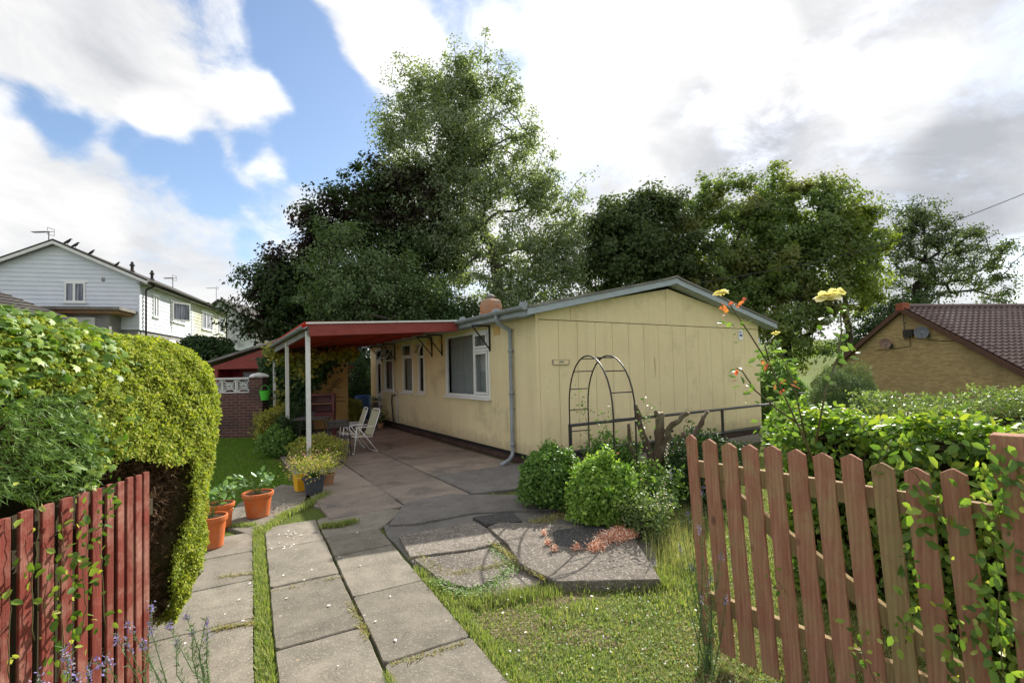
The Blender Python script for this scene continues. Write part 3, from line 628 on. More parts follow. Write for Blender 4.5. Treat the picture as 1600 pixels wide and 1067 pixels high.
# ------------------------------------------------------------------ BUNGALOW (local frame: x along gable, y along the long wall)
bung = empty('bungalow', (HC.x, HC.y, 0), 'cream single-storey bungalow with shallow gable and blue-grey bargeboard', 'bungalow', rz=math.atan2(.5314, .847))
GL, LL, ZB, ZE = 6.3, 9.65, .20, 2.42
PK = 3.2; RB = 3.12
ux, uy = Vector((1, 0, 0)), Vector((0, 1, 0))
def holes_wall(mb, o, u, n, us, z0, z1, holes, thick=.03, gap=.0035):
    us = sorted(set(round(a, 3) for a in us)); br = sorted(set(us+[h[0] for h in holes]+[h[1] for h in holes]))
    br = [b for b in br if us[0] <= b <= us[-1]]
    for a, b in zip(br[:-1], br[1:]):
        if b-a < .004: continue
        zs = sorted(set([z0, z1]+[z for h in holes if h[0] < (a+b)/2 < h[1] for z in (h[2], h[3])]))
        ga = gap if a in us else 0; gb = gap if b in us else 0
        for c, d in zip(zs[:-1], zs[1:]):
            if any(h[0] < (a+b)/2 < h[1] and h[2] < (c+d)/2 < h[3] for h in holes): continue
            mb.obox(o, u, n, a+ga, b-gb, 0, thick, c, d)
win = {'big': (1.5, 3.5, 1.10, 2.40), 'wC': (4.80, 5.24, 1.10, 2.38), 'wB': (5.62, 6.42, 1.10, 2.40), 'wA': (7.26, 8.1, 1.10, 2.37), 'door': (8.38, 9.02, .17, 2.40)}
mb = MB(); holes = list(win.values())
ps = [.12+.4*i for i in range(24)]+[LL]
holes_wall(mb, (0, 0, 0), uy, -ux, ps, ZB, 2.5, holes)
mb.build('side_wall', m_yel, bung, bevel=.002)
mb = MB(); ps = [.03]+[.43+.407*i for i in range(14)]+[GL-.0]
holes_wall(mb, (0, 0, 0), ux, -uy, ps, ZB, ZE, [])
# upper gable boards in pieces split at .69 and PK
def rz(x): return 2.56+(RB+.03-2.56)*(1-abs(x-PK)/PK)      # underside of roof line at the wall
for x0, x1 in ((.03, .69), (.697, PK-.09), (PK-.083, GL)):
    xs_ = [x0]+([PK] if x0 < PK < x1 else [])+[x1]
    pts = [(x0, -.032, ZE+.012), (x1, -.032, ZE+.012)]+[(x, -.032, rz(x)) for x in reversed(xs_)]
    mb.poly(pts, (0, .03, 0))
mb.build('gable_wall', m_yel, bung, bevel=.0025)
mb = MB()                                    # corner batten and hidden structure
mb.box(-.034, .026, -.036, .116, ZB, 2.52)
mb.build('corner_batten', m_yel, bung, bevel=.004)
mb = MB(); mb.poly([(.02,0,ZB+.01),(GL-.02,0,ZB+.01),(GL-.02,0,2.52),(PK,0,3.1),(.02,0,2.52)], (0,.02,0))
for a, b, c, d in [(0, LL, 0, 0)]:
    hs = [(h[0]+.0, h[1]-.0, h[2], h[3]) for h in holes]; holes_wall(mb, (.03, 0, 0), uy, -ux, [0.02, LL-.02], ZB+.01, 2.5, hs, .028, 0)
m_back = surf('joint_backing', (.13,.10,.055), None, 3, bump=0)
mb.box(GL-.1, GL-.01, .03, LL, ZB, 2.5); mb.box(.0, GL, LL-.05, LL, ZB, 2.5)
mb.build('wall_backing', m_back, bung)
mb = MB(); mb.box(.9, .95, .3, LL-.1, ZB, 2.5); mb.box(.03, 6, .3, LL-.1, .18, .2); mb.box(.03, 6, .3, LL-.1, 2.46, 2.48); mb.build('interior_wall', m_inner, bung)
mb = MB(); mb.box(.012, GL-.012, .012, LL-.012, -.1, ZB-.07); mb.build('plinth', m_plinth, bung)
mb = MB(); mb.box(.004, GL-.004, .004, LL-.004, ZB-.07, ZB-.002); mb.build('damp_course', m_dark, bung)
# roof: two slopes with verge overhang
ov, ev = .26, .32
sl = (3.36-2.60)/(PK+ev)
mb = MB()
y0, y1 = -ov, LL+.2
apx = [(PK-.12, 3.36-.028), (PK, 3.37), (PK+.12, 3.36-.028)]
top = [(-ev, 2.60)]+apx+[(GL+ev+.1, 2.58)]
prof = [(x, z) for x, z in top]+[(x, z-.035) for x, z in reversed(top)]
mb.poly([(x, y0, z) for x, z in prof], (0, y1-y0, 0)); mb.build('roof', m_felt, bung)
mb = MB()
bt = [(x, z-.036) for x, z in top]; bbm = [(x, z-.142) for x, z in top]
mb.poly([(x, y0+.012, z) for x, z in bt+bbm[::-1]], (0, .028, 0)); mb.build('bargeboard', m_blue, bung, bevel=.003)
mb = MB()
mb.poly([(x, y0-.012, z) for x, z in [(x, z+.006) for x, z in top]+[(x, z-.03) for x, z in reversed(top)]], (0, .022, 0)); mb.build('verge_trim', m_felt, bung)
mb = MB(); so_ = [(x, z-.17) for x, z in top]
mb.poly([(x, y0+.045, z+.02) for x, z in top[:1]*0+[(p[0], p[1]-.17) for p in top]+[(p[0], p[1]-.155) for p in reversed(top)]], (0, ov-.05, 0)); mb.build('soffit', m_blue, bung)
mb = MB(); mb.box(-ev+.02, -.04, 0.01, LL, 2.47, 2.495); mb.box(-ev+.0, -ev+.02, -.2, LL, 2.47, 2.57); mb.build('eaves_board', m_blue, bung)
# gutter + downpipe
def gutter(mb, x, y0, y1, z, r=.06):
    k = 10; vs = []
    for y in (y0, y1):
        for i in range(k+1):
            a = math.pi+math.pi*i/k; vs.append((x+math.cos(a)*r, y, z+math.sin(a)*r))
        for i in range(k+1):
            a = 2*math.pi-math.pi*i/k; vs.append((x+math.cos(a)*(r-.006), y, z+math.sin(a)*(r-.006)))
    n = 2*(k+1)
    mb.add(vs, [(i, (i+1) % n, n+(i+1) % n, n+i) for i in range(n)]+[tuple(range(n)), tuple(range(n, 2*n))])
mb = MB(); gutter(mb, -ev-.06, -.25, 9.7, 2.60)
for y in (-.22, .62, 1.9): mb.tube([(-ev-.06, y-.03, 2.597), (-ev-.06, y+.03, 2.597)], .066, 12)
mb.build('gutter', m_gut, bung, smooth=False)
mb = MB(); dx, dy = -.09, .66
mb.tube([(-ev-.06, .62, 2.54), (-ev-.06, .62, 2.47), (-ev-.02, .63, 2.41), (dx-.03, dy, 2.32), (dx, dy, 2.26), (dx, dy, .22), (dx-.015, dy-.01, .16), (dx-.10, dy-.06, .10), (dx-.34, dy-.18, .06)], .034, 12)
for z in (2.30, 1.95, 1.22, .34): mb.tube([(dx, dy, z-.03), (dx, dy, z+.03)], .042, 12)
for z in (1.95, .95): mb.box(-.07, -.03, dy-.02, dy+.06, z-.012, z+.012)
mb.build('downpipe', m_gut, bung, smooth=True)
# windows
def window(name, lab, y0, y1, z0, z1, mull=(), trans=(), curtain=True, openf=None, wd=.05):
    mb = MB(); x0, x1 = -.045, .02
    f = lambda a, b, c, d, e0=x0, e1=x1: mb.box(e0, e1, a, b, c, d)
    f(y0, y0+wd, z0, z1); f(y1-wd, y1, z0, z1); f(y0+wd, y1-wd, z0, z0+wd); f(y0+wd, y1-wd, z1-wd, z1)
    for my in mull: f(my-.03, my+.03, z0+wd, z1-wd, x0-.002, x1)
    for (a, b, z) in trans: f(a, b, z-.028, z+.028, x0-.003, x1)
    w = mb.build(name, m_upvc, bung, bevel=.004)
    if lab: w['label'] = lab
    mb = MB(); mb.quad((-.012, y0+.03, z0+.03), (-.012, y1-.03, z0+.03), (-.012, y1-.03, z1-.03), (-.012, y0+.03, z1-.03)); mb.build('pane', GLASS, w)
    mb = MB(); mb.box(-.11, -.03, y0-.04, y1+.04, z0-.045, z0-.004); mb.build('sill', m_upvc, w, bevel=.004)
    if curtain:
        n = 60; vs = []; 
        for i in range(n+1):
            y = y0+.03+(y1-y0-.06)*i/n; x = .10+.018*math.sin(i*1.35)+.008*math.sin(i*3.1+1); vs += [(x, y, z0+.03), (x, y, z1-.03)]
        mb = MB(); mb.add(vs, [(2*i, 2*i+2, 2*i+3, 2*i+1) for i in range(n)]); mb.build('net_curtain', m_net, w)
    return w
w = window('window', 'wide three-light window with net curtains', *win['big'], mull=(2.12,), trans=((1.55, 2.09, 2.02),))
mb = MB()                      # inner casement frames of the two small lights
for a, b, c, d in ((1.56, 2.085, 1.16, 1.985), (1.56, 2.085, 2.055, 2.345)):
    for q in ((a, a+.045, c, d), (b-.045, b, c, d), (a+.045, b-.045, c, c+.045), (a+.045, b-.045, d-.045, d)): mb.box(-.062, -.046, *q)
mb.build('casement', m_upvc, w, bevel=.003)
def casement(parent, y0, y1, z0, z1, ang):
    mb = MB(); c, s = math.cos(ang), math.sin(ang)
    def p(y, h, t): return (-.05-s*h-c*t, y, z1-c*h+s*t*0)
    H = z1-z0
    for a, b, h0, h1 in ((y0, y0+.04, 0, H), (y1-.04, y1, 0, H), (y0, y1, 0, .04), (y0, y1, H-.04, H)):
        vs = [p(y, h, t) for t in (0, .03) for y, h in ((a, h0), (b, h0), (b, h1), (a, h1))]
        mb.add(vs, [(0,1,2,3),(4,7,6,5),(0,4,5,1),(1,5,6,2),(2,6,7,3),(3,7,4,0)])
    o = mb.build('casement', m_upvc, parent)
    mb = MB(); mb.quad(p(y0+.03, .03, .015), p(y1-.03, .03, .015), p(y1-.03, H-.03, .015), p(y0+.03, H-.03, .015)); mb.build('casement_pane', GLASS, parent)
for k, op in (('wC', .42), ('wB', 0), ('wA', .5)):
    y0, y1, z0, z1 = win[k]; zt = z1-.37
    w = window('window', {'wC': 'narrow window with its top light tilted open, nearest the corner', 'wB': 'tall window with closed top light', 'wA': 'tall window by the door with top light open'}[k], y0, y1, z0, z1, trans=((y0+.04, y1-.04, zt),), curtain=True)
    casement(w, y0+.03, y1-.03, zt+.02, z1-.02, op)
y0, y1, z0, z1 = win['door']
mb = MB(); mb.box(-.04, .02, y0, y0+.06, z0, z1); mb.box(-.04, .02, y1-.06, y1, z0, z1); mb.box(-.04, .02, y0+.06, y1-.06, z1-.06, z1); mb.box(-.042, .02, y0+.06, y1-.06, 2.02, 2.07)
fr = mb.build('door_frame', m_upvc, bung)
mb = MB(); mb.box(-.028, .0, y0+.065, y1-.065, z0+.01, z0+.85); mb.box(-.028, 0, y0+.065, y0+.16, z0+.85, 2.01); mb.box(-.028, 0, y1-.16, y1-.065, z0+.85, 2.01); mb.box(-.028, 0, y0+.16, y1-.16, 1.93, 2.01)
for z in (.3, .5, .7): mb.box(-.036, -.028, y0+.14, y1-.14, z, z+.13)
d = mb.build('door', m_upvc, bung)
mb = MB(); mb.quad((-.014, y0+.15, z0+.84), (-.014, y1-.15, z0+.84), (-.014, y1-.15, 1.94), (-.014, y0+.15, 1.94)); mb.quad((-.012, y0+.05, 2.06), (-.012, y1-.05, 2.06), (-.012, y1-.05, z1-.05), (-.012, y0+.05, z1-.05)); mb.build('door_glass', GLASS, d)
mb = MB(); mb.box(-.05, -.028, y0+.09, y0+.12, 1.1, 1.24); mb.tube([(-.07, y0+.105, 1.18), (-.07, y0+.22, 1.18)], .01, 6); mb.box(-.037, -.028, y0+.2, y1-.2, z0+.82, z0+.87); mb.build('door_handle', m_gut, d)
mb = MB(); mb.box(-.5, -.05, y0-.1, y1+.15, .04, .15); mb.build('door_step', m_agg, bung)
# vents, name plate, pipes, wall brackets
for y in (1.2, 3.75, 4.45, 6.75):
    mb = MB(); mb.box(-.045, -.031, y-.1, y+.1, 2.27, 2.41)
    for k in range(4): mb.box(-.052, -.045, y-.09, y+.09, 2.285+k*.031, 2.297+k*.031)
    mb.build('air_vent', m_ochre, bung)
mb = MB(); mb.box(.30, .62, -.05, -.033, 1.69, 1.695+.07); o = mb.build('name_plate', m_yel, bung, bevel=.003)
mb = MB()
for q in ((.29,.63,1.685,1.69),(.29,.63,1.765,1.77),(.29,.295,1.69,1.765),(.625,.63,1.69,1.765)): mb.box(q[0], q[1], -.055, -.033, q[2], q[3])
mb.add([(.40,-.056,1.72),(.52,-.056,1.72),(.50,-.056,1.745),(.42,-.056,1.745)], [(0,1,2,3)]); mb.build('plate_edge', m_rend, bung)
mb = MB(); mb.box(5.5, 5.66, -.045, -.034, 2.17, 2.4); mb.build('alarm_notice', m_upvc, bung, bevel=.004)
mb = MB(); mb.box(5.53, 5.63, -.047, -.045, 2.25, 2.30); mb.box(5.53, 5.60, -.047, -.045, 2.33, 2.36); mb.build('notice_print', m_drum, bung)
m_rust = surf('rust_stain', (.30,.15,.05), (.42,.30,.14), 20, stretch=(6,6,.6), bump=0)
mb = MB(); mb.poly([(2.735,-.0335,1.78),(2.748,-.0335,1.8),(2.755,-.0335,1.6),(2.742,-.0335,1.36)], (0,-.001,0)); mb.build('rust_mark', m_rust, bung)
def bracket(mb, y):
    mb.box(-.06, -.035, y-.015, y+.015, 1.98, 2.46); mb.box(-.42, -.05, y-.012, y+.012, 2.44, 2.465); mb.bar((-.05, y, 2.02), (-.40, y, 2.44), .02, .02, (0,1,0))
for y in (1.46, 3.68, 4.28, 7.04, 8.3):
    mb = MB(); bracket(mb, y); mb.build('eaves_bracket', m_blk, bung)
mb = MB(); mb.tube([(-.06, 7.18, 2.3), (-.06, 7.18, 1.30), (-.06, 7.12, 1.18), (-.06, 6.9, 1.02), (-.06, 6.86, .95), (-.06, 6.86, .2)], .02, 8); mb.build('waste_pipe', m_white, bung, smooth=True)
mb = MB(); mb.tube([(-.06, 6.95, .98), (-.06, 7.3, .98)], .018, 8); mb.tube([(-.07, 7.28, .98), (-.08, 7.3, .8), (-.1, 7.1, .2)], .022, 8); mb.tube([(-.06, 7.0, .98), (-.12, 7.0, .98)], .02, 8); mb.build('tap_pipe', m_rail, bung, smooth=True)
# chimney: squat orange clay stack
mb = MB(); cx_, cy_ = 1.5, 5.4
e = MB(); cy_ = 2.55; cx_ = .62
e.lathe((cx_, cy_, 2.6), [(.27, 0), (.27, .40), (.24, .50), (.19, .54), (.15, .55)], 6)
ch = e.build('chimney', m_terr, bung, bevel=.01)
e = MB(); e.lathe((cx_, cy_, 3.15), [(.07, 0), (.07, .05), (.10, .055), (.10, .07), (.05, .11), (.03, .115)], 14); e.build('chimney_cowl', m_rend, ch, smooth=False)
# ------------------------------------------------------------------ CANOPY
can = empty('patio_canopy', (HC.x, HC.y, 0), 'red timber canopy on white posts over the patio, fixed to the bungalow', 'canopy', rz=math.atan2(.5314, .847))
X0, X1, Y0, Y1 = -3.08, -.36, 2.2, 8.75
def cz(x, y=0): return 2.49+(x-X0)/(X1-X0)*.13
mb = MB(); mb.bar((X0, Y0, cz(X0)-.13), (X1, Y0, cz(X1)-.11), .035, .2, (0,0,1)); mb.build('front_fascia', m_red, can, bevel=.004)
mb = MB(); mb.bar((X0-.05, Y0-.03, cz(X0)-.015), (X1, Y0-.03, cz(X1)-.005), .03, .03); mb.build('front_edge_trim', m_white, can)
mb = MB(); mb.bar((X0, Y0+.02, cz(X0)-.13), (X0, Y1, cz(X0)-.18), .03, .14); mb.build('side_fascia', m_rend, can)
mb = MB(); gutter(mb, X0-.08, Y0-.02, Y1, cz(X0)-.06, .05); mb.build('canopy_gutter', m_gut, can)
for i in range(9):
    y = Y0+.32+i*.76
    if y > Y1: break
    mb = MB(); mb.bar((X0+.02, y, cz(X0)-.085), (X1, y, cz(X1)-.085), .045, .11); mb.build('rafter', m_red, can)
for x in (-2.2, -1.3):
    mb = MB(); mb.bar((x, Y0+.05, cz(x)-.16), (x, Y1, cz(x)-.16), .05, .04); mb.build('purlin', m_redw, can)
m_sheet, nt, N, L = newmat('red_sheet')
out = N('ShaderNodeOutputMaterial'); dfs = N('ShaderNodeBsdfDiffuse'); dfs.inputs[0].default_value = (.42,.10,.08,1); tr_ = N('ShaderNodeBsdfTranslucent'); tr_.inputs[0].default_value = (.6,.15,.10,1)
mxs = N('ShaderNodeMixShader'); mxs.inputs[0].default_value = .42; L(dfs.outputs[0], mxs.inputs[1]); L(tr_.outputs[0], mxs.inputs[2]); L(mxs.outputs[0], out.inputs[0])
vs = []; nn = 90
for i in range(nn+1):
    y = Y0-.02+(Y1-Y0+.1)*i/nn; dz_ = .012*math.cos(i*math.pi)
    vs += [(X0-.08, y, cz(X0)+dz_-.005), (X1+.02, y, cz(X1)+dz_-.005)]
mb = MB(); mb.add(vs, [(2*i, 2*i+1, 2*i+3, 2*i+2) for i in range(nn)])
o = mb.build('roof_sheet', m_sheet, can, fix=False); md = o.modifiers.new('solid', 'SOLIDIFY'); md.thickness = .006
for y in (2.35, 5.2, 8.0):
    mb = MB(); mb.box(X0-.035, X0+.035, y-.035, y+.035, 0, cz(X0)-.14); mb.build('post', m_white, can, bevel=.004)
# ================================================================== LEFT: WHITE TERRACE AND NEIGHBOURS
def planept(px, py, O, d):          # pixel -> (distance along d, height) in the vertical plane through O along d
    w = ray(px, py); r = w[0]/w[1]
    t = (r*O[1]-O[0])/(d[0]-r*d[1]); Y = O[1]+d[1]*t
    return t, CH+w[2]/w[1]*Y
TO = (-18.97, 23.8); tg = (.9655, .2603); ts = (-.2603, .9655); TZ = 1.45
terr = empty('terrace_house', (TO[0], TO[1], TZ), 'white boarded two-storey terrace with dark roof behind the clipped hedge', 'house', rz=math.atan2(tg[1], tg[0]))
WE, WC, AX, AZz, GW = 5.28, 2.70, -3.45, 6.92, 7.0
def boards(mb, o, u, n, z0, z1, ext, dz_=.215, holes=()):
    z = z0
    while z < z1-.02:
        zt = min(z+dz_, z1); a, b = ext(z); a2, b2 = ext(zt); o_ = Vector(o); u_ = Vector(u); n_ = Vector(n)
        segs = [(a, b, a2, b2)]
        for s0, s1, s2, s3 in segs:
            vs = [o_+u_*s0+n_*.035+Vector((0,0,z)), o_+u_*s1+n_*.035+Vector((0,0,z)), o_+u_*s3+n_*.008+Vector((0,0,zt)), o_+u_*s2+n_*.008+Vector((0,0,zt)),
                  o_+u_*s0+Vector((0,0,z)), o_+u_*s1+Vector((0,0,z))]
            mb.add(vs, [(0,1,2,3),(4,5,1,0)])
        z += dz_
def gext(z):
    if z <= WE-.05: return (-GW, 0)
    k = (AZz-z)/(AZz-WE+.05); return (AX-k*(GW+AX), AX+k*(-AX))
mb = MB(); boards(mb, (0,0,0), (1,0,0), (0,-1,0), WC, AZz-.02, gext); mb.build('gable_cladding', m_clad, terr, fix=False)
mb = MB(); boards(mb, (0,0,0), (0,1,0), (1,0,0), WC, WE, lambda z: (0, 6.6)); mb.build('side_cladding', m_clad, terr, fix=False)
mb = MB(); boards(mb, (0,0,0), (0,1,0), (1,0,0), WC, WE, lambda z: (6.65, 13.3)); o = mb.build('side_cladding', m_cladg, terr, fix=False); o['label'] = 'green-stained cladding'
mb = MB(); mb.box(.0, .05, 6.58, 6.66, WC, WE); mb.build('cladding_trim', m_clad, terr); mb = MB(); mb.box(-.02, .055, -.055, .05, WC, WE); mb.build('cladding_trim', m_clad, terr)
mb = MB(); mb.box(-GW, -.05, .05, 13.4, 0, WC-.03); mb.build('ground_floor_wall', m_rend, terr)
mb = MB(); mb.poly([(-GW, .01, WC), (-.01, .01, WC), (-.01, .01, WE), (AX, .01, AZz), (-GW, .01, WE)], (0, 13.3, 0)); mb.build('upper_wall', m_rend, terr)
mb = MB(); sl_ = (AZz-WE)/(-AX)
def rf(x): return AZz+.10-abs(x-AX)*sl_
vsx = (-GW-.5, AX, .5)
mb.poly([(x, -.32, rf(x)) for x in vsx]+[(x, -.32, rf(x)+.10) for x in reversed(vsx)], (0, 13.9, 0)); mb.build('roof', m_tile, terr)
mb = MB(); mb.poly([(x, -.34, rf(x)-.15) for x in vsx]+[(x, -.34, rf(x)-.002) for x in reversed(vsx)], (0, .03, 0)); mb.build('bargeboard', m_white, terr)
mb = MB(); mb.box(.02, .42, -.3, 13.5, rf(.5)-.12, rf(.5)-.09); mb.poly([(x, -.3, rf(x)-.12) for x in vsx]+[(x, -.3, rf(x)-.10) for x in reversed(vsx)], (0, .3, 0)); mb.build('soffit', m_rend, terr)
mb = MB(); gutter(mb, .56, -.3, 13.55, rf(.5)+.03, .07); mb.build('gutter', m_blk, terr)
for y in (.45, 13.2):
    mb = MB(); mb.tube([(.56, y-.1, rf(.5)-.02), (.5, y, rf(.5)-.12), (.12, y, rf(.5)-.33), (.12, y, rf(.5)-.5), (.12, y, .1)], .05, 8); mb.build('downpipe', m_blk, terr, smooth=True)
def twin(parent, axis, a0, a1, z0, z1, mull=(.5,), openl=False, glass=m_inner):
    if axis == 'x': o, u, n = (0,0,0), (1,0,0), (0,-1,0)
    else: o, u, n = (0,0,0), (0,1,0), (1,0,0)
    mb = MB(); w = .07
    for q in ((a0, a0+w, z0, z1), (a1-w, a1, z0, z1), (a0+w, a1-w, z0, z0+w), (a0+w, a1-w, z1-w, z1)): mb.obox(o, u, n, q[0], q[1], .0, .07, q[2], q[3])
    for m_ in mull: c = a0+(a1-a0)*m_; mb.obox(o, u, n, c-.05, c+.05, 0, .068, z0+w, z1-w)
    mb.obox(o, u, n, a0-.08, a1+.08, 0, .12, z0-.07, z0-.01)
    mb.obox(o, u, n, a0-.1, a1+.1, 0, .05, z1, z1+.09)
    f = mb.build('window', m_upvc, parent)
    mb = MB(); mb.obox(o, u, n, a0+w*.6, a1-w*.6, 0, .045, z0+w*.6, z1-w*.6); mb.build('pane', m_pane, f)
    if openl:
        mb = MB(); b0, b1 = a0+.03, a0+(a1-a0)*.52; U = Vector(u); Nn = Vector(n); 
        p0 = U*b0+Nn*.09; d_ = (U*.80+Nn*.6).normalized(); L_ = b1-b0; n2 = Vector((d_.y, -d_.x, 0))
        for q in ((0, .07, z0+.05, z1-.05), (L_-.07, L_, z0+.05, z1-.05), (.07, L_-.07, z0+.05, z0+.12), (.07, L_-.07, z1-.12, z1-.05)): mb.obox(p0, d_, n2, q[0], q[1], 0, .05, q[2], q[3])
        cs_ = mb.build('casement', m_upvc, f); mb = MB(); mb.obox(p0, d_, n2, .05, L_-.05, .015, .025, z0+.1, z1-.1); mb.build('casement_pane', m_pane, cs_)
    return f
def panemat():
    m, nt, N, L = newmat('reflecting_pane'); out = N('ShaderNodeOutputMaterial'); p = N('ShaderNodeBsdfPrincipled'); L(p.outputs[0], out.inputs[0])
    tc = N('ShaderNodeTexCoord').outputs['Object']
    L(mixc(N, L, mrange(N, L, mnoise(N, L, tc, 3, 3, .5, 0, (4,4,.3)), .4, .6), (.05,.06,.09), (.22,.23,.27)), p.inputs['Base Color'])
    p.inputs['Roughness'].default_value = .08; return m
m_pane = panemat()
def tw_px(x0, y0, x1, y1, side):
    d = ts if side == 'y' else tg
    a, z1_ = planept(x0, y0, TO, d); b, z0_ = planept(x1, y1, TO, d); return a, b, z0_-TZ, z1_-TZ
for (q, mu, op) in (((238, 452, 246.5, 484), (.5,), False), ((266, 463, 288.5, 497), (.52,), True), ((314.7, 480, 331, 508), (.35, .7), False), ((341, 489, 348.5, 513), (.5,), False)):
    a, b, z0, z1 = tw_px(*q, 'y'); twin(terr, 'y', a, b, 3.55, 4.72, mu, op)
for q in ((264, 526, 288, 536), (312, 533, 331, 544), (340, 540, 350, 550)):
    a, b, z0, z1 = tw_px(*q, 'y'); twin(terr, 'y', a, b, 1.0, 2.35, (.35, .7))
a, b, z0, z1 = tw_px(102, 441, 134, 474, 'x'); twin(terr, 'x', a, b, z0+.05, z1, (.46,))
a, b, z0, z1 = tw_px(159.5, 434, 164, 440, 'x'); mb = MB(); mb.box(a, b, -.05, -.01, z0, z1); mb.build('air_vent', m_rend, terr)
for px, py in ((206.6, 421), (247, 436)):
    a, z = planept(px, py, (TO[0]+ts[0]*2, TO[1]+ts[1]*2), tg) if px < 220 else (-.75, 0)
    y = 2 if px < 220 else 3.2
    zz = rf(a)+.1
    mb = MB(); mb.lathe((a, y, zz-.1), [(.16, 0), (.14, .15), (.075, .2), (.075, .42), (.12, .44), (.12, .5), (.07, .54), (.07, .62), (.02, .68)], 12); mb.build('roof_vent', m_blk, terr)
# flat-roofed garage block against the gable
mb = MB(); mb.box(-4.9, -.05, -1.7, -.04, 3.50, 3.64); mb.build('porch_roof', m_felt, terr)
mb = MB(); mb.box(-4.8, -.2, -1.5, -.05, 3.36, 3.50); mb.build('porch_soffit', m_terr, terr)
mb = MB(); mb.box(-4.7, -.75, -1.1, -.05, 0, 3.36); mb.build('porch_wall', m_rend, terr)
mb = MB(); mb.box(-3.6, -1.3, -1.16, -1.1, 0, 3.2); mb.build('garage_door', m_white, terr)
# outbuilding with hipped tiled roof at far left
ob = empty('tiled_outbuilding', (-22.3, 19, gz(-20.8, 19)), 'low outbuilding with dark mossy hipped tile roof at the left edge', 'outbuilding')
z0 = gz(-20.8, 19)
mb = MB(); mb.box(-3, 3, -1.7, 1.7, 0, 2.8); mb.build('wall', m_rend, ob)
mb = MB(); E0 = [(-3.3,-2,2.75),(3.15,-2,2.75),(3.15,2,2.75),(-3.3,2,2.75)]; Rg = [(-1.4,0,4.1),(1.0,0,4.1)]
def tiled(mb, a, b, c, d, rows):       # strip a-b (eave) to d-c (ridge), stepped courses
    a, b, c, d = map(Vector, (a, b, c, d)); n = (b-a).cross(d-a).normalized(); n = n if n.z > 0 else -n
    for i in range(rows):
        f0, f1 = i/rows, (i+1)/rows+.02
        p, q, r, s = a.lerp(d, f0)+n*.05, b.lerp(c, f0)+n*.05, b.lerp(c, min(1, f1))+n*.01, a.lerp(d, min(1, f1))+n*.01
        mb.add([p, q, r, s, p-n*.05, q-n*.05], [(0,1,2,3), (4,5,1,0)])
tiled(mb, E0[0], E0[1], Rg[1], Rg[0], 9); tiled(mb, E0[1], E0[2], Rg[1], Rg[1], 9); tiled(mb, E0[2], E0[3], Rg[0], Rg[1], 9); tiled(mb, E0[3], E0[0], Rg[0], Rg[0], 9)
mb.build('roof', m_tile, ob, fix=False)
mb = MB(); mb.box(-3.3, 3.15, -2, -1.95, 2.6, 2.75); mb.box(3.1, 3.15, -1.95, 2, 2.6, 2.75); mb.build('fascia', m_blk, ob)
# second terrace
fx, fy = -31.2, 50; fz = gz(fx, fy)
ft = empty('far_terrace_house', (fx, fy, fz), 'second white terrace beyond, its boarding streaked with mould', 'house')
mb = MB(); mb.box(-3.7, 3.85, 0, 10, 0, 4.55-fz); mb.build('ground_floor_wall', m_rend, ft)
mb = MB(); W0, W1, WA = 4.5-fz, 7.25-fz, 9.75-fz
mb.poly([(-3.7,.02,W0),(3.85,.02,W0),(3.85,.02,W1),(0,.02,WA),(-3.7,.02,W1)], (0, 10, 0)); mb.build('upper_wall', m_rend, ft)
mb = MB(); boards(mb, (0,0,0), (1,0,0), (0,-1,0), W0, WA, lambda z: (-3.7, 3.85) if z < W1 else (-3.7*(WA-z)/(WA-W1), 3.85*(WA-z)/(WA-W1))); mb.build('gable_cladding', m_cladd, ft, fix=False)
mb = MB(); mb.poly([(-4.2,-.3,W1-.25),(0,-.3,WA+.1),(4.3,-.3,W1-.25),(4.3,-.3,W1-.1),(0,-.3,WA+.28),(-4.2,-.3,W1-.1)], (0, 10.6, 0)); mb.build('roof', m_tile, ft)
mb = MB(); mb.tube([(3.9,-.1,W1-.2),(3.9,-.1,0)], .06, 8); mb.build('downpipe', m_blk, ft)
# aerials and crows
def aerial(base, h, L_, label, flip=1, box=False):
    e = empty('tv_aerial', base, label, 'aerial')
    mb = MB(); mb.tube([(0,0,-.3), (0,0,h)], .022, 6); mb.build('mast', m_rail, e)
    mb = MB(); mb.tube([(-flip*L_, 0, h*.97), (flip*.25, 0, h*.97)], .014, 6)
    for i in range(12): x = -flip*L_+flip*i*L_/12; mb.tube([(x, -.14, h*.97), (x, .14, h*.97)], .009, 4); mb.tube([(x, 0, h*.97-.05), (x, 0, h*.97+.05)], .008, 4)
    for s in (-1, 1): mb.tube([(flip*.1, -.18, h*.97+s*.16), (flip*.1, .18, h*.97+s*.16)], .012, 4); mb.tube([(flip*.1, .18*s, h*.97-.16), (flip*.1, .18*s, h*.97+.16)], .012, 4)
    mb.build('boom', m_rail, e)
    if box: mb = MB(); mb.box(-.02, .14, -.12, -.02, -.5, -.32); mb.box(-.04, .12, -.2, .3, -.32, -.29); mb.build('wall_bracket', m_blk, e)
    return e
aerial(D(76, 400, 23.2), 1.25, .8, 'television aerial on a pole clamped to the white gable left of the ridge', 1, True)
aerial(D(270, 447, 31), .55, .55, 'small television aerial above the middle of the white terrace roof')
aerial(D(338, 473, 49), 1.6, 1.0, 'television aerial over the ridge of the far mouldy terrace')
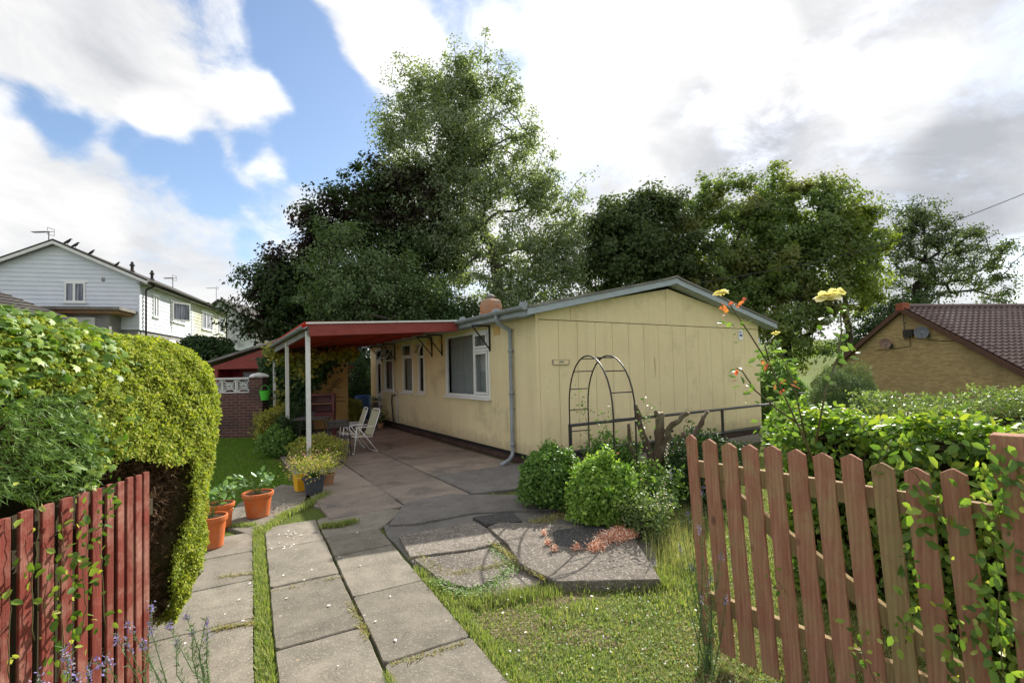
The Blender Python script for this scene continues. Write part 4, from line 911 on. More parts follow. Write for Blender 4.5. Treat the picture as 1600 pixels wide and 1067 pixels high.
def crow(loc, rz_, label, s=1.):
    e = empty('crow', loc, label, 'bird', 'crows on the white terrace roof', rz_)
    mb = MB(); pr = []
    mb.tube([(-.30,0,.05), (-.2,0,.08), (-.1,0,.13), (.02,0,.2), (.1,0,.27), (.14,0,.33), (.165,0,.36), (.2,0,.365), (.24,0,.36), (.29,0,.35)], [.012,.035,.065,.085,.075,.05,.045,.042,.022,.004], 10)
    b = mb.build('body', m_crow, e, smooth=True); 
    mb = MB(); mb.tube([(.02,-.03,.13), (.03,-.03,0)], .009, 5); mb.tube([(.02,.03,.13), (.03,.03,0)], .009, 5); mb.build('leg', m_crow, e)
    mb = MB(); mb.tube([(-.26,.05,.08), (-.1,.085,.14), (.05,.075,.22)], [.01,.035,.02], 6); mb.build('wing', m_crow, e, smooth=True)
    e.scale = (s*.8, s*.8, s*.8)
def rooftop(px, off): 
    a, z = planept(px, 400, (TO[0]-ts[0]*.25, TO[1]-ts[1]*.25), tg); y = -.25
    return (TO[0]+tg[0]*a+ts[0]*y, TO[1]+tg[1]*a+ts[1]*y, TZ+rf(a)+.10+off)
crow(rooftop(105, 0), .25, 'crow nearest the peak of the white gable, head up')
crow(rooftop(117, 0), .3, 'second crow down from the peak, leaning forward', .95)
crow(rooftop(142, -.02), .15, 'third crow down from the peak, half way along the verge', .9)
crow(rooftop(182, -.06), .1, 'lowest crow, crouched near the roof vent', .85)
# red summerhouse
sh = empty('summerhouse', (-7.6, 16.5, gz(-8, 16.5)), 'red timber summerhouse with shallow gable behind the brick wall', 'summerhouse')
hz = gz(-8, 16.5)
mb = MB(); mb.poly([(-3.1,-.4,2.05),(0,-.4,2.95),(1.3,-.4,2.57),(1.3,-.4,2.65),(0,-.4,3.04),(-3.1,-.4,2.13)], (0, 3.6, 0)); mb.build('roof', m_felt, sh)
mb = MB(); mb.poly([(-2.7,-.3,2.02),(1.1,-.3,2.02),(1.1,-.3,2.55),(0,-.3,2.88)], (0,.04,0)); mb.build('gable_board', m_red, sh)
mb = MB(); mb.box(-2.75, 1.1, -.32, -.22, 1.90, 2.03); mb.build('beam', m_red, sh)
for x in (-2.65, -.9, .9): mb = MB(); mb.box(x-.06, x+.06, -.3, -.2, 0, 1.9); mb.build('post', m_red, sh)
mb = MB(); mb.box(-2.6, 1, .6, .7, 0, 2.0); mb.box(-2.7,-2.6,-.2,3,0,2.0); mb.box(1,1.1,-.2,3,0,2.0); mb.build('wall', m_redw, sh)
for x0, x1 in ((-2.2, -1.2), (-.75, .6)):
    mb = MB(); mb.box(x0, x1, .55, .6, .95, 1.8); mb.box(x0, x1, .53, .55, .95, 1.0); f = mb.build('window', m_rend, sh)
    mb = MB(); mb.box(x0+.05, x1-.05, .52, .545, 1.05, 1.75); mb.build('pane', m_pane, f)
# brick garden wall with pierced blocks
bw_ = empty('garden_wall', (-9, 12.55, 0), 'dark brick garden wall topped with white pierced screen blocks', 'wall')
mb = MB(); mb.box(-3.5, 1.95, 0, .22, -.1, 1.19); mb.build('brickwork', m_brk, bw_)
mb = MB(); mb.box(1.97, 2.33, -.05, .3, -.1, 1.60); mb.build('pier', m_brk, bw_, bevel=.004)
mb = MB(); mb.lathe((2.15, .125, 1.60), [(.27, 0), (.27, .04), (.2, .08), (.03, .12)], 4); c = mb.build('pier_cap', m_white, bw_); 
mb = MB(); mb.box(-3.5, 1.95, .0, .2, 1.56, 1.60); mb.build('coping', m_white, bw_, bevel=.006)
def ring(mb, c, r, n, y0, y1, w, a0=0, a1=6.283):
    pts = [(c[0]+math.cos(a0+(a1-a0)*i/n)*r, (y0+y1)/2, c[1]+math.sin(a0+(a1-a0)*i/n)*r) for i in range(n+1)]
    for p, q in zip(pts[:-1], pts[1:]): mb.bar(p, q, y1-y0, w, (0, 1, 0) if False else (0, 0, 1)) if abs(q[2]-p[2]) < abs(q[0]-p[0]) else mb.bar(p, q, w, y1-y0, (0, 1, 0))
x = 1.58; k = 0
while x > -2:
    mb = MB(); x1 = x+.37
    for q in ((x, x1, 1.19, 1.215), (x, x1, 1.535, 1.56), (x, x+.025, 1.215, 1.535), (x1-.025, x1, 1.215, 1.535)): mb.box(q[0], q[1], .05, .15, q[2], q[3])
    cx0, cz0 = x+.185, 1.375
    for cc, a0 in (((x+.02, 1.375), -.75), ((x1-.02, 1.375), 2.39), ((cx0, 1.21), .82), ((cx0, 1.54), 3.96)): ring(mb, cc, .165, 7, .06, .14, .02, a0, a0+1.5)
    mb.bar((x+.02,.1,1.21),(x1-.02,.1,1.54),.02,.07,(0,1,0)); mb.bar((x+.02,.1,1.54),(x1-.02,.1,1.21),.02,.07,(0,1,0))
    mb.build('screen_block', m_white, bw_); x -= .385
mb = MB(); px_, py_, pz_ = D(414, 622, 12.35)
mb.lathe((0,0,0), [(.09,0),(.135,.24),(.145,.25),(.13,.25),(.08,.02)], 14); hb_ = empty('hanging_tub', (px_, py_, pz_-.05), 'bright green plastic tub hung beside the brick pier', 'tub'); mb.build('tub', m_greenp, hb_, smooth=False)
mb = MB(); mb.tube([(-.13,0,.24),(-.08,0,.35),(0,.0,.40),(.08,0,.35),(.13,0,.24)], .006, 6); mb.build('handle', m_greenp, hb_)
# ochre outbuilding with climber
oc = empty('outbuilding', (-5.02, 14.3, 0), 'ochre rendered outbuilding half covered by a climber', 'outbuilding', rz=math.atan2(.5314, .847))
mb = MB(); mb.box(-1.7, 0, 0, 1.3, 0, 2.38); mb.build('wall', m_ochre, oc)
mb = MB(); mb.box(-1.8, .08, -.12, 1.4, 2.38, 2.48); mb.build('roof', m_felt, oc)
# ================================================================== PATIO FURNITURE
def white_chair(loc, rz_, label):
    e = empty('folding_chair', loc, label, 'chair', 'white folding chairs on the patio', rz_)      # faces +x
    for s in (-1, 1):
        y = .25*s
        mb = MB(); mb.tube([(-.28, y, .0), (.20, y, .62)] if False else [(-.30, y, .02), (.16, y, .63)], .011, 8); mb.tube([(.30, y*.92, .02), (.02, y*.92, .40), (-.16, y*.92, .62)] if False else [(.27, y*.92, .02), (.20, y*.92, .63)], .011, 8); mb.build('leg_frame', m_chair, e, smooth=True)
        mb = MB(); mb.box(-.24, .24, y-.02, y+.02, .63, .65); mb.build('armrest', m_chair, e, bevel=.005)
    mb = MB(); mb.tube([(-.30, -.25, .02), (-.30, .25, .02)], .011, 8); mb.tube([(.27, -.23, .02), (.27, .23, .02)], .011, 8); mb.build('foot_bar', m_chair, e, smooth=True)
    mb = MB(); pts = [(-.16, -.22, .38), (-.26, -.22, .66), (-.37, -.22, .98), (-.39, -.17, 1.03), (-.39, .17, 1.03), (-.37, .22, .98), (-.26, .22, .66), (-.16, .22, .38)]; mb.tube(pts, .012, 8); mb.build('back_frame', m_chair, e, smooth=True)
    mb = MB(); mb.poly([(-.17, -.20, .42), (-.365, -.20, .99), (-.365, .20, .99), (-.17, .20, .42)], (.012, 0, .004)); mb.build('back_cloth', m_cloth, e)
    mb = MB(); mb.tube([(-.18, -.23, .39), (.27, -.23, .43), (.27, .23, .43), (-.18, .23, .39), (-.18, -.23, .39)], .011, 8); mb.build('seat_frame', m_chair, e, smooth=True)
    mb = MB(); mb.poly([(-.17, -.21, .395), (.26, -.21, .435), (.26, .21, .435), (-.17, .21, .395)], (0, 0, .012)); mb.build('seat_cloth', m_cloth, e); e.scale = (.84, .84, .83)
HR = math.atan2(.5314, .847)
p = HL(-1.93, 3.45); white_chair((p.x, p.y, .032), HR+math.pi+.12, 'white tubular folding chair with patterned cloth, nearer of the pair')
p = HL(-1.98, 4.12); white_chair((p.x, p.y, .032), HR+math.pi-.05, 'white tubular folding chair just behind the nearer one')
def slat_chair(loc, rz_, label):
    e = empty('slatted_chair', loc, label, 'chair', 'dark slatted bistro chairs', rz_)     # faces +x
    for s in (-1, 1):
        mb = MB(); y = .2*s; mb.tube([(.2, y, 0), (-.22, y, .86)], .011, 6); mb.tube([(-.2, y*.9, 0), (.2, y*.9, .46)], .011, 6); mb.build('leg_frame', m_slat, e)
    mb = MB(); mb.tube([(.17, -.2, .06), (.17, .2, .06)], .009, 6); mb.tube([(-.17, -.18, .05), (-.17, .18, .05)], .009, 6); mb.build('foot_bar', m_slat, e)
    mb = MB()
    for i in range(7): x = -.16+i*.055; mb.box(x, x+.04, -.21, .21, .44, .456)
    mb.build('seat', m_slat, e, bevel=.002)
    mb = MB()
    for i in range(3): z = .69+i*.058; x = -.22+.0*i-(z-.86)*.48; mb.box(x-.01, x+.008, -.22, .22, z, z+.05)
    mb.build('backrest', m_slat, e, bevel=.002); e.scale = (.9, .9, .86)
a_ = math.atan2(1, -.25)
p = HL(-2.42, 3.12); slat_chair((p.x, p.y, .032), 1.75, 'dark slatted folding chair with its back to the viewer')
p = HL(-2.72, 5.35); slat_chair((p.x, p.y, .032), 1.75+math.pi, 'dark slatted folding chair on the far side of the small table')
p = HL(-2.72, 4.15); tb = empty('bistro_table', (p.x, p.y, .032), 'small dark slatted folding table between two dark chairs', 'table', rz=1.75-math.pi/2)
mb = MB()
for i in range(8): mb.box(-.32, .32, -.32+i*.08, -.25+i*.08, .69, .71)
mb.build('table_top', m_slat, tb, bevel=.002)
for s in (-1, 1):
    mb = MB(); mb.tube([(.27*s, -.25, 0), (.27*s, .25, .69)], .011, 6); mb.tube([(.25*s, .25, 0), (.25*s, -.25, .69)], .011, 6); mb.build('leg_frame', m_slat, tb)
bq = empty('barbecue', D(503, 660, 12.2)[:2]+(.03,), 'maroon metal barbecue cabinet in front of the ochre outbuilding', 'barbecue', rz=.25)
mb = MB(); mb.box(-.33, .33, -.2, .2, .55, .62); mb.box(-.33, -.27, -.2, .2, .62, 1.05); mb.box(.27, .33, -.2, .2, .62, 1.05); mb.box(-.27, .27, .14, .2, .62, 1.05); mb.box(-.33, .33, -.2, .2, 1.05, 1.1); mb.build('cabinet', m_bbq, bq, bevel=.01)
for sx_ in (-1, 1):
    for sy_ in (-1, 1): mb = MB(); mb.box(sx_*.3-.02, sx_*.3+.02, sy_*.17-.02, sy_*.17+.02, 0, .55); mb.build('leg', m_bbq, bq)
mb = MB(); mb.box(-.27, .27, -.19, .14, .84, .86); mb.build('shelf', m_terr, bq)
dr = empty('water_barrel', D(567, 660, 15.9)[:2]+(0,), 'blue plastic barrel beyond the back door', 'barrel')
mb = MB(); mb.lathe((0,0,0), [(.26,0),(.28,.05),(.28,.25),(.295,.27),(.28,.29),(.28,.55),(.295,.57),(.28,.59),(.27,.82),(.24,.86)], 24); mb.build('barrel', m_drum, dr, smooth=False)
mb = MB(); mb.lathe((0,0,.86), [(.26,0),(.26,.03),(.1,.04)], 24); mb.build('lid', m_drum, dr)
# plant rack and pots by the back door
p = HL(-.33, 8.15); rk = empty('plant_rack', (p.x, p.y, .035), 'small dark metal plant rack standing by the back door', 'rack', rz=HR)
mb = MB()
for x in (-.14, .14):
    for y in (-.25, .25): mb.tube([(x, y, 0), (x, y, .62)], .009, 6)
mb.build('frame', m_blk, rk)
for z in (.15, .58): mb = MB(); mb.box(-.15, .15, -.26, .26, z, z+.015); mb.build('shelf', m_blk, rk)
def pot(name, base, r, h, mat, label, cat='plant pot', group=None, plant=None):
    e = empty(name, base, label, cat, group)
    mb = MB(); mb.lathe((0,0,0), [(r*.70, 0), (r*.74, h*.03), (r*.93, h*.82), (r*.935, h*.83), (r*1.03, h*.84), (r*1.05, h*.9), (r*1.06, h*.99), (r*1.03, h), (r*.95, h), (r*.93, h*.9), (r*.5, h*.88)], 32); mb.build('pot', mat, e, smooth=False)
    mb = MB(); mb.lathe((0,0,h*.86), [(r*.93, 0), (r*.9, .02), (r*.2, .03)], 20); mb.build('compost', m_soil, e)
    if plant: plant(e, base, r, h)
    return e
def crop(tm, lm, n, rr, hh, size, stems=8, flower=None, up=.6, stemm=None):
    def f(e, base, r, h):
        b = np.array(base)+np.array([0, 0, h*.9]); P = []; mb = MB()
        for i in range(stems):
            a = rng.random()*6.28; rad = rr*rng.random()**.6; tip = b+np.array([math.cos(a)*rad, math.sin(a)*rad, hh*(.45+.6*rng.random())]); mid = (b+tip)/2+np.array([0, 0, hh*.2])
            mb.tube([Vector(b-np.array(base)), Vector(mid-np.array(base)), Vector(tip-np.array(base))], [.004, .003, .002], 4); P.append(tip)
        mb.build('stem', stemm or L_bush2, e)
        P = np.array(P); k = rng.integers(0, stems, n); Q = P[k]+rnd(n)*rr*.22*np.array([1, 1, .6]); Q[:, 2] = np.maximum(Q[:, 2], base[2]+h*.7)
        leaves('foliage', tm, Q, rnd(n)*.6+np.array([0, 0, up]), Q-b+rnd(n)*.1, ivals(n, size*.6, size*1.2), lm, e, base)
        if flower:
            m_, fn, fs = flower; k = rng.integers(0, stems, fn); Q = P[k]+rnd(fn)*rr*.25; Q[:, 2] = np.maximum(Q[:, 2]+hh*.1, base[2]+h)
            leaves('pink_blossom', 'oval', Q, rnd(fn), rnd(fn), ivals(fn, fs*.6, fs*1.2), m_, e, base)
    return f
gp = 'orange plastic pots beside the path'
b_ = G(403, 806, .03); pot('orange_pot', b_, .155, .27, m_orange, 'wide orange pot of strawberry plants furthest from the hedge', 'plant pot', gp, crop('oval', L_straws, 60, .17, .22, .075, 12))
pot('orange_pot', D(345, 833, 5.0)[:2]+(.03,), .125, .25, m_orange, 'orange pot with strawberry leaves, middle of the three', 'plant pot', gp, crop('oval', L_straws, 40, .2, .25, .09, 9))
pot('orange_pot', D(331, 858, 4.42)[:2]+(.03,), .125, .29, m_orange, 'orange pot against the end of the clipped hedge', 'plant pot', gp, crop('oval', L_straws, 40, .18, .25, .09, 9))
b_ = G(491, 771, .03); pot('grey_pot', b_, .14, .23, m_greyp, 'dark grey pot overflowing with pink-flowered foliage by the canopy post', 'plant pot', None, crop('oval', L_heath, 1500, .34, .24, .03, 40, (L_pink, 260, .022)))
pot('clay_pot', G(512, 757, .03), .10, .16, m_terr, 'small clay pot just right of the grey pot', 'plant pot', None, crop('oval', L_bush2, 120, .14, .2, .035, 8, (L_pink, 90, .025)))
b_ = G(470, 766, .03); mb = MB(); mb.lathe((0,0,0), [(.09,0),(.11,.2),(.115,.21),(.1,.21),(.08,.03)], 4); o = mb.build('tub', m_yelp, None, bevel=.004); o.name = 'yellow_tub'; o.location = b_; tag(o, 'small square yellow tub left of the grey pot', 'tub')
for i, (x, y, z, r, lab) in enumerate(((-.33, 8.0, .63, .07, 'small potted plant on the left of the rack top'), (-.33, 8.33, .63, .06, 'small potted plant on the right of the rack top'), (-.35, 7.7, .035, .12, 'pot of yellow-green leaves on the ground beside the rack'), (-.4, 7.35, .035, .1, 'low dark pot under the tap pipe'))):
    q = HL(x, y, z); pot('small_pot', tuple(q), r, r*1.6, m_terr if i % 2 else m_greyp, lab, 'plant pot', 'small pots by the back door', crop('oval', L_heath if i == 2 else L_dk, 90, r*2, r*2.4, r*.6, 8))
# ================================================================== GARDEN METALWORK
RO = HL(0, -.72); RO = (RO.x, RO.y)
def RP(px, py): t, z = planept(px, py, RO, (ha.x, ha.y)); return t, z
rail = empty('handrail', (RO[0], RO[1], 0), 'black metal handrail running along the gable wall', 'handrail', rz=HR)
t0, z0 = RP(889, 665); t1, z1 = RP(1226, 629); z0 = max(z0, .5)
mb = MB(); mb.tube([(t0, 0, z0), (t1, 0, z1)], .024, 10); mb.build('top_rail', m_rail, rail, smooth=True)
tb0, zb0 = RP(898, 706); tb1, zb1 = RP(1188, 669)
mb = MB(); mb.tube([(tb0, 0, zb0), (tb1+.5, 0, zb1)], .028, 10); mb.build('bottom_rail', m_rail, rail, smooth=True)
for px in (890.5, 1129, 1215):
    t, _ = RP(px, 660); f = (t-t0)/(t1-t0); mb = MB(); mb.box(t-.02, t+.02, -.02, .02, -.05, z0+(z1-z0)*f); mb.build('post', m_rail, rail, bevel=.003)
for zz in (.95, .62, .3):
    mb = MB(); mb.tube([(6.55, -.02, zz), (8.3, -.02, zz)], .02, 8); mb.build('side_rail', m_rail, rail)
mb = MB(); mb.box(8.28, 8.32, -.04, 0, -.4, 1.0); mb.build('post', m_rail, rail)
arch = empty('garden_arch', (.9, 5.6, 0), 'slender black metal rose arch standing before the gable', 'arch')
AL, AR = Vector((.74-.9, 6.2-5.6, 0)), Vector((1.05-.9, 4.95-5.6, 0)); OF = Vector((.27, .14, 0)); zs_ = 1.12; zt_ = 1.76
def arcp(s, off):        # s 0..1
    if s < .3: return AL+off+Vector((0, 0, zs_*s/.3))
    if s > .7: return AR+off+Vector((0, 0, zs_*(1-s)/.3))
    a = math.pi*(s-.3)/.4; c = (AL+AR)/2+off; return c+(AL-AR)/2*math.cos(a)+Vector((0, 0, zs_+(zt_-zs_)*math.sin(a)))
for off in (Vector((0,0,0)), OF):
    mb = MB(); mb.tube([arcp(s, off) for s in [0,.1,.2,.3]+[.3+.4*i/16 for i in range(1,16)]+[.7,.8,.9,1]], .0095, 8); mb.build('hoop', m_blk, arch, smooth=True)
for s in (.06, .14, .21, .285, .345, .40, .46, .54, .60, .655, .715, .79, .86, .94):
    mb = MB(); mb.tube([arcp(s, Vector()), arcp(s, OF)], .0075, 6); mb.build('rung', m_blk, arch)
mb = MB(); cab = [Vector(D(1088, 443, 12)).lerp(Vector(D(1600, 303, 15)), i/20)+Vector((0, 0, -.35*math.sin(math.pi*i/20))) for i in range(26)]
c0 = cab[0]; mb.tube([tuple(c0+Vector((-.4,-.2,-.35)))]+cab, .011, 6); o = mb.build('overhead_cable', surf('cable_rubber', (.06,.06,.06), None, 3, rough=1, spec=0, bump=0), None, org=tuple(c0)); tag(o, 'thin overhead cable rising from the bungalow roof to the upper right', 'cable')
# ================================================================== RIGHT: BRICK BUNGALOW
bb = empty('brick_bungalow', (16.85, 20, -1.4), 'buff brick bungalow with brown pantile roof beyond the hedges', 'bungalow', rz=R(8))
HW = 4.7; RZ_ = 5.32; SLP = .655
mb = MB(); mb.poly([(0,-HW,0),(0,HW,0),(0,HW,RZ_-.12-SLP*HW),(0,0,RZ_-.12),(0,-HW,RZ_-.12-SLP*HW)], (12, 0, 0)); mb.build('wall', m_buff, bb)
def pant(mb, s):
    vs = []; fs = []; rows = 26; colsn = 44; seg = 5; Wd = 12.4
    run = HW+.45; nl = math.hypot(1, SLP)
    for r_ in range(rows):
        for e_ in (0, 1):
            f = (r_+e_)/rows+(.006 if e_ else 0); y = run*f; z = RZ_-SLP*y+(.055 if e_ else .005)
            for c_ in range(colsn*seg+1):
                ph = (c_ % seg)/seg; w = .035*(1 if ph < .1 else math.cos(ph*2*math.pi)*.9)
                vs.append((-.2+Wd*c_/(colsn*seg), s*y, z+w))
    n = colsn*seg+1
    for r_ in range(rows):
        o = r_*2*n
        for c_ in range(n-1):
            fs.append((o+c_, o+c_+1, o+n+c_+1, o+n+c_))
            if r_ < rows-1: fs.append((o+n+c_, o+n+c_+1, o+2*n+c_+1, o+2*n+c_))
    mb.add(vs, fs)
mb = MB(); pant(mb, -1); pant(mb, 1); mb.build('roof', m_pan, bb, fix=True)
mb = MB(); mb.tube([(-.2, 0, RZ_+.03), (12.2, 0, RZ_+.03)], .11, 10); mb.build('ridge_tiles', m_pan, bb)
m_vrg = surf('brown_verge', (.13,.065,.045), None, 6, bump=.1)
for s in (-1, 1):
    mb = MB(); y = HW+.45; mb.poly([(-.24, 0, RZ_+.02), (-.24, s*y, RZ_-SLP*y+.02), (-.24, s*y, RZ_-SLP*y-.20), (-.24, 0, RZ_-.20)], (.08, 0, 0)); mb.build('verge', m_vrg, bb)
mb = MB(); mb.box(-.27, .08, -.17, .17, RZ_-.16, RZ_+.17); mb.build('ridge_end_tile', surf('orange_clay', (.32,.09,.05), None, 5), bb, bevel=.03)
def BBp(px, py):
    t, z = planept(px, py, (16.85-.1, 20-.014), (-.139, .990)); return t, z+1.4
def dish(px, py, r, label, mat, out=.45):
    t, z = BBp(px, py); o = Vector((16.85, 20, -1.4))+Vector((-.139, .990, 0))*t+Vector((-.99, -.139, 0))*.03+Vector((0, 0, z))
    e = empty('satellite_dish', tuple(o), label, 'satellite dish', 'satellite dishes on the brick gable')
    mb = MB(); mb.tube([(0,0,-.1), (-.2,-.03,-.1), (-.32,-.1,0)], .025, 6); mb.box(-.03, 0, -.09, .09, -.2, 0); mb.build('bracket', m_blk, e)
    ax = Vector((-.55, -.8, .25)).normalized(); cx = Vector((-.34, -.1, .02)); u = ax.cross(Vector((0,0,1))).normalized(); v = u.cross(ax); mb = MB(); vs = [cx-ax*.09]; n = 20
    for rr in (.5, 1):
        for k in range(n): a = 2*math.pi*k/n; vs.append(cx-ax*.09*(1-rr*rr)+u*math.cos(a)*r*rr+v*math.sin(a)*r*rr*1.1)
    fs = [(0, 1+k, 1+(k+1) % n) for k in range(n)]+[(1+k, 1+n+k, 1+n+(k+1) % n, 1+(k+1) % n) for k in range(n)]
    mb.add(vs, fs); d = mb.build('dish', mat, e, fix=False); m2 = d.modifiers.new('solid', 'SOLIDIFY'); m2.thickness = .012
    mb = MB(); mb.tube([tuple(cx-v*r*1.05), tuple(cx+ax*.32-v*r*.5)], .012, 6); q = cx+ax*.32-v*r*.5; mb.tube([tuple(q), tuple(q-ax*.12+v*.05)], .03, 8); mb.build('feed_arm', m_gut, e)
dish(1447, 520, .24, 'grey satellite dish, higher of the two on the brick gable', surf('dark_dish', (.16,.17,.19), (.12,.12,.13), 6))
dish(1390, 537, .21, 'rusty satellite dish, lower of the two on the brick gable', surf('rusty_dish', (.3,.22,.18), (.2,.1,.06), 8))
t, z = BBp(1413, 505); mb = MB(); mb.tube([(-.12, t, z-.7), (-.12, t, z+1.5)], .02, 6); mb.tube([(-.12, t, z+.0), (0, t, z)], .015, 6); mb.build('aerial_mast', m_rail, bb)
t, z = BBp(1418, 521); mb = MB(); mb.box(-.12, -.01, t-.2, t+.2, z-.16, z+.16); mb.build('junction_box', m_blk, bb, bevel=.01)
mb = MB(); pts = [BBp(*q) for q in ((1418, 520), (1421, 541), (1390, 545), (1366, 548))]; mb.tube([(-.03, a, b) for a, b in pts], .012, 5); pts = [BBp(*q) for q in ((1424, 528), (1470, 533), (1520, 532), (1560, 545))]; mb.tube([(-.03, a, b) for a, b in pts], .012, 5); mb.build('wall_cable', m_blk, bb)
# far village roofs in the valley
for i, (px, py, Y, w, lab) in enumerate(((1308, 588, 105, 5, 'far pale cottage with slate roof in the valley, left of the others'), (1328, 580, 112, 6, 'far slate-roofed house in the valley gap, highest of the three'), (1342, 592, 98, 5, 'far slate-roofed house nearest the brick gable'))):
    x, y, z = D(px, py, Y); b = gz(x, y); h = max(1.2, z-b-1.5); e = empty('valley_house', (x, y, b), lab, 'house', 'far houses in the valley', .3*i)
    mb = MB(); mb.box(-w/2, w/2, -2.5, 2.5, 0, h); mb.build('wall', m_white if i == 0 else m_rend, e)
    mb = MB(); mb.poly([(-w/2-.3,-2.8,h-.1),(-w/2-.3,0,h+1.9),(-w/2-.3,2.8,h-.1)], (w+.6, 0, 0)); mb.build('roof', m_slate, e)
    mb = MB(); mb.box(-.4, .4, -.3, .3, h+1.2, h+2.6); mb.build('chimney', m_terr, e)
# ================================================================== GATE (RIGHT) AND FENCE (LEFT)
def picket(mb, c, u, n, w, t, z0, z1, lean=0., pt=.035):
    c = Vector(c); u = Vector(u); n = Vector(n); Z = Vector((0, 0, 1)); h = w/2
    prof = [(-h, z0), (h, z0), (h, z1-pt), (h*.1, z1-.001), (-h*.1, z1-.001), (-h, z1-pt)]
    vs = [c+u*(a+lean*(z1-z))+n*b+Z*z for b in (0, t) for a, z in prof]; m_ = len(prof)
    mb.add(vs, [tuple(range(m_)), tuple(range(m_, 2*m_))[::-1]]+[(i, (i+1) % m_, (i+1) % m_+m_, i+m_) for i in range(m_)])
GA, GB = Vector((1.02, 2.66, 0)), Vector((1.69, 1.78, 0)); gu = (GB-GA).normalized(); gn = Vector((-gu.y, gu.x, 0)); gn = gn if gn.y > 0 else -gn      # gn points away from camera
gate = empty('garden_gate', tuple(GA), 'weathered pinkish red picket gate standing open on the right', 'gate')
LG = (GB-GA).length; pit = LG/10
for i in range(11):
    u0 = pit*i; zt2 = 1.195+random.uniform(-.006, .006)+(.02 if i == 0 else 0)-.012*(i in (8, 9, 10))
    if i == 9: zt2 -= .01
    mb = MB(); picket(mb, (0,0,0), gu, gn, .078 if i else .06, .02, .06+.0*i, zt2, .055, .022); 
    for k in range(len(mb.v)): v = Vector(mb.v[k])+gu*u0-gu*.03; mb.v[k] = tuple(v)
    wp = random.uniform(-.004, .004)
    for k in range(len(mb.v)): v = Vector(mb.v[k]); mb.v[k] = tuple(v+gn*wp*math.sin(v.z*2.4)+gu*wp*math.sin(v.z*3))
    for z in (1.04, 1.0, .32, .28):
        q = gu*(u0-.03+.055*(zt2-z)+random.uniform(-.006, .006))-gn*.0012; mb.tube([q+Vector((0,0,z))+gn*.003, q+Vector((0,0,z))], .0035, 6)
    o = mb.build('picket', m_gatey if i in (8,) else m_gate, gate, bevel=.003)
    if i == 8: o['label'] = 'yellow-bleached picket'
for z in (1.02, .30):
    mb = MB(); mb.obox((0,0,0), gu, gn, -.02+.055*(1.19-z), LG+.10, .021, .055, z-.045, z+.045); mb.build('cross_rail', m_gatey, gate, bevel=.003)
mb = MB(); mb.bar(Vector((0,0,.98))+gn*.038+gu*.05, Vector((0,0,.34))+gn*.038+gu*(LG+.05), .03, .08, (0,0,1)); mb.build('diagonal_brace', m_gatey, gate)
pst = MB(); o0 = Vector((1.80, 1.665, 0)); pst.obox((0,0,0), gu, gn, -.045, .045, -.045, .045, -.05, 1.33); 
pst.v = [tuple(Vector(v)-gu*.05*(v[2]-.6)) for v in pst.v]
o = pst.build('gate_post', m_gate, None, bevel=.006); o.location = o0; tag(o, 'square red gate post at the right edge, leaves growing round it', 'post')
fence = empty('picket_fence', (-1.80, 1.6, 0), 'red stained picket fence under the overhanging left hedge', 'fence')
fu = Vector((-.045, .70, 0)).normalized(); fn = Vector((-1, 0, 0))
ys_ = [1.56, 1.645, 1.73, 1.82, 1.905, 1.985, 2.06, 2.135, 2.20, 2.26, 2.32, 2.375]
for y in ys_:
    mb = MB(); h_ = .0255 if y < 2.1 else .020; c = Vector((-1.785-(y-1.7)*.10+1.80, y-1.6, 0)); picket(mb, c, fu, fn, h_*2, .013, .02, 1.135+random.uniform(-.004, .004), 0, .004)
    mb.build('picket', m_fence, fence, bevel=.003)
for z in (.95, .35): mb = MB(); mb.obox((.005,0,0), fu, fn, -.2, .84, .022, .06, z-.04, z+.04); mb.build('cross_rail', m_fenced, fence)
for y in ys_[:-1]:
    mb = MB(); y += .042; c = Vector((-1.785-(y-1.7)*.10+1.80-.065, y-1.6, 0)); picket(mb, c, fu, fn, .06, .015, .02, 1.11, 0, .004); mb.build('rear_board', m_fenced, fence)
# ================================================================== TREES
def tb_(px, Y): x = D(px, 600, Y)[0]; return (x, Y, gz(x, Y)-.05)
FG = 'trees behind the bungalow'
tree('big dense tree with almost black-purple crown behind the canopy', tb_(560, 26), [(560,325,80,62,25),(505,365,55,52,25),(620,315,62,55,25.5),(650,400,75,75,26),(455,430,50,50,24.5),(435,490,45,42,24.5),(525,455,85,65,25),(600,480,90,60,25.5),(480,520,75,35,24.5),(410,475,22,22,24.5),(415,512,28,24,24.5),(560,530,110,30,25),(680,500,70,50,26)],
     1150, 110000, .17, L_maple, m_barkd, .42, .55, tmpl='maple', droop=.35, shell=.38, group=FG)
tree('small grey-green tree in front of the dark-purple one', tb_(560, 20.5), [(525,385,22,46,20),(560,412,42,38,20),(508,430,34,34,20),(600,430,50,36,20.5),(540,468,55,38,20),(640,440,42,34,21),(500,470,28,30,20),(660,470,50,40,21)],
     330, 19000, .13, L_elm, m_bark, .2, .42, droop=.3, shell=.55, group=FG)
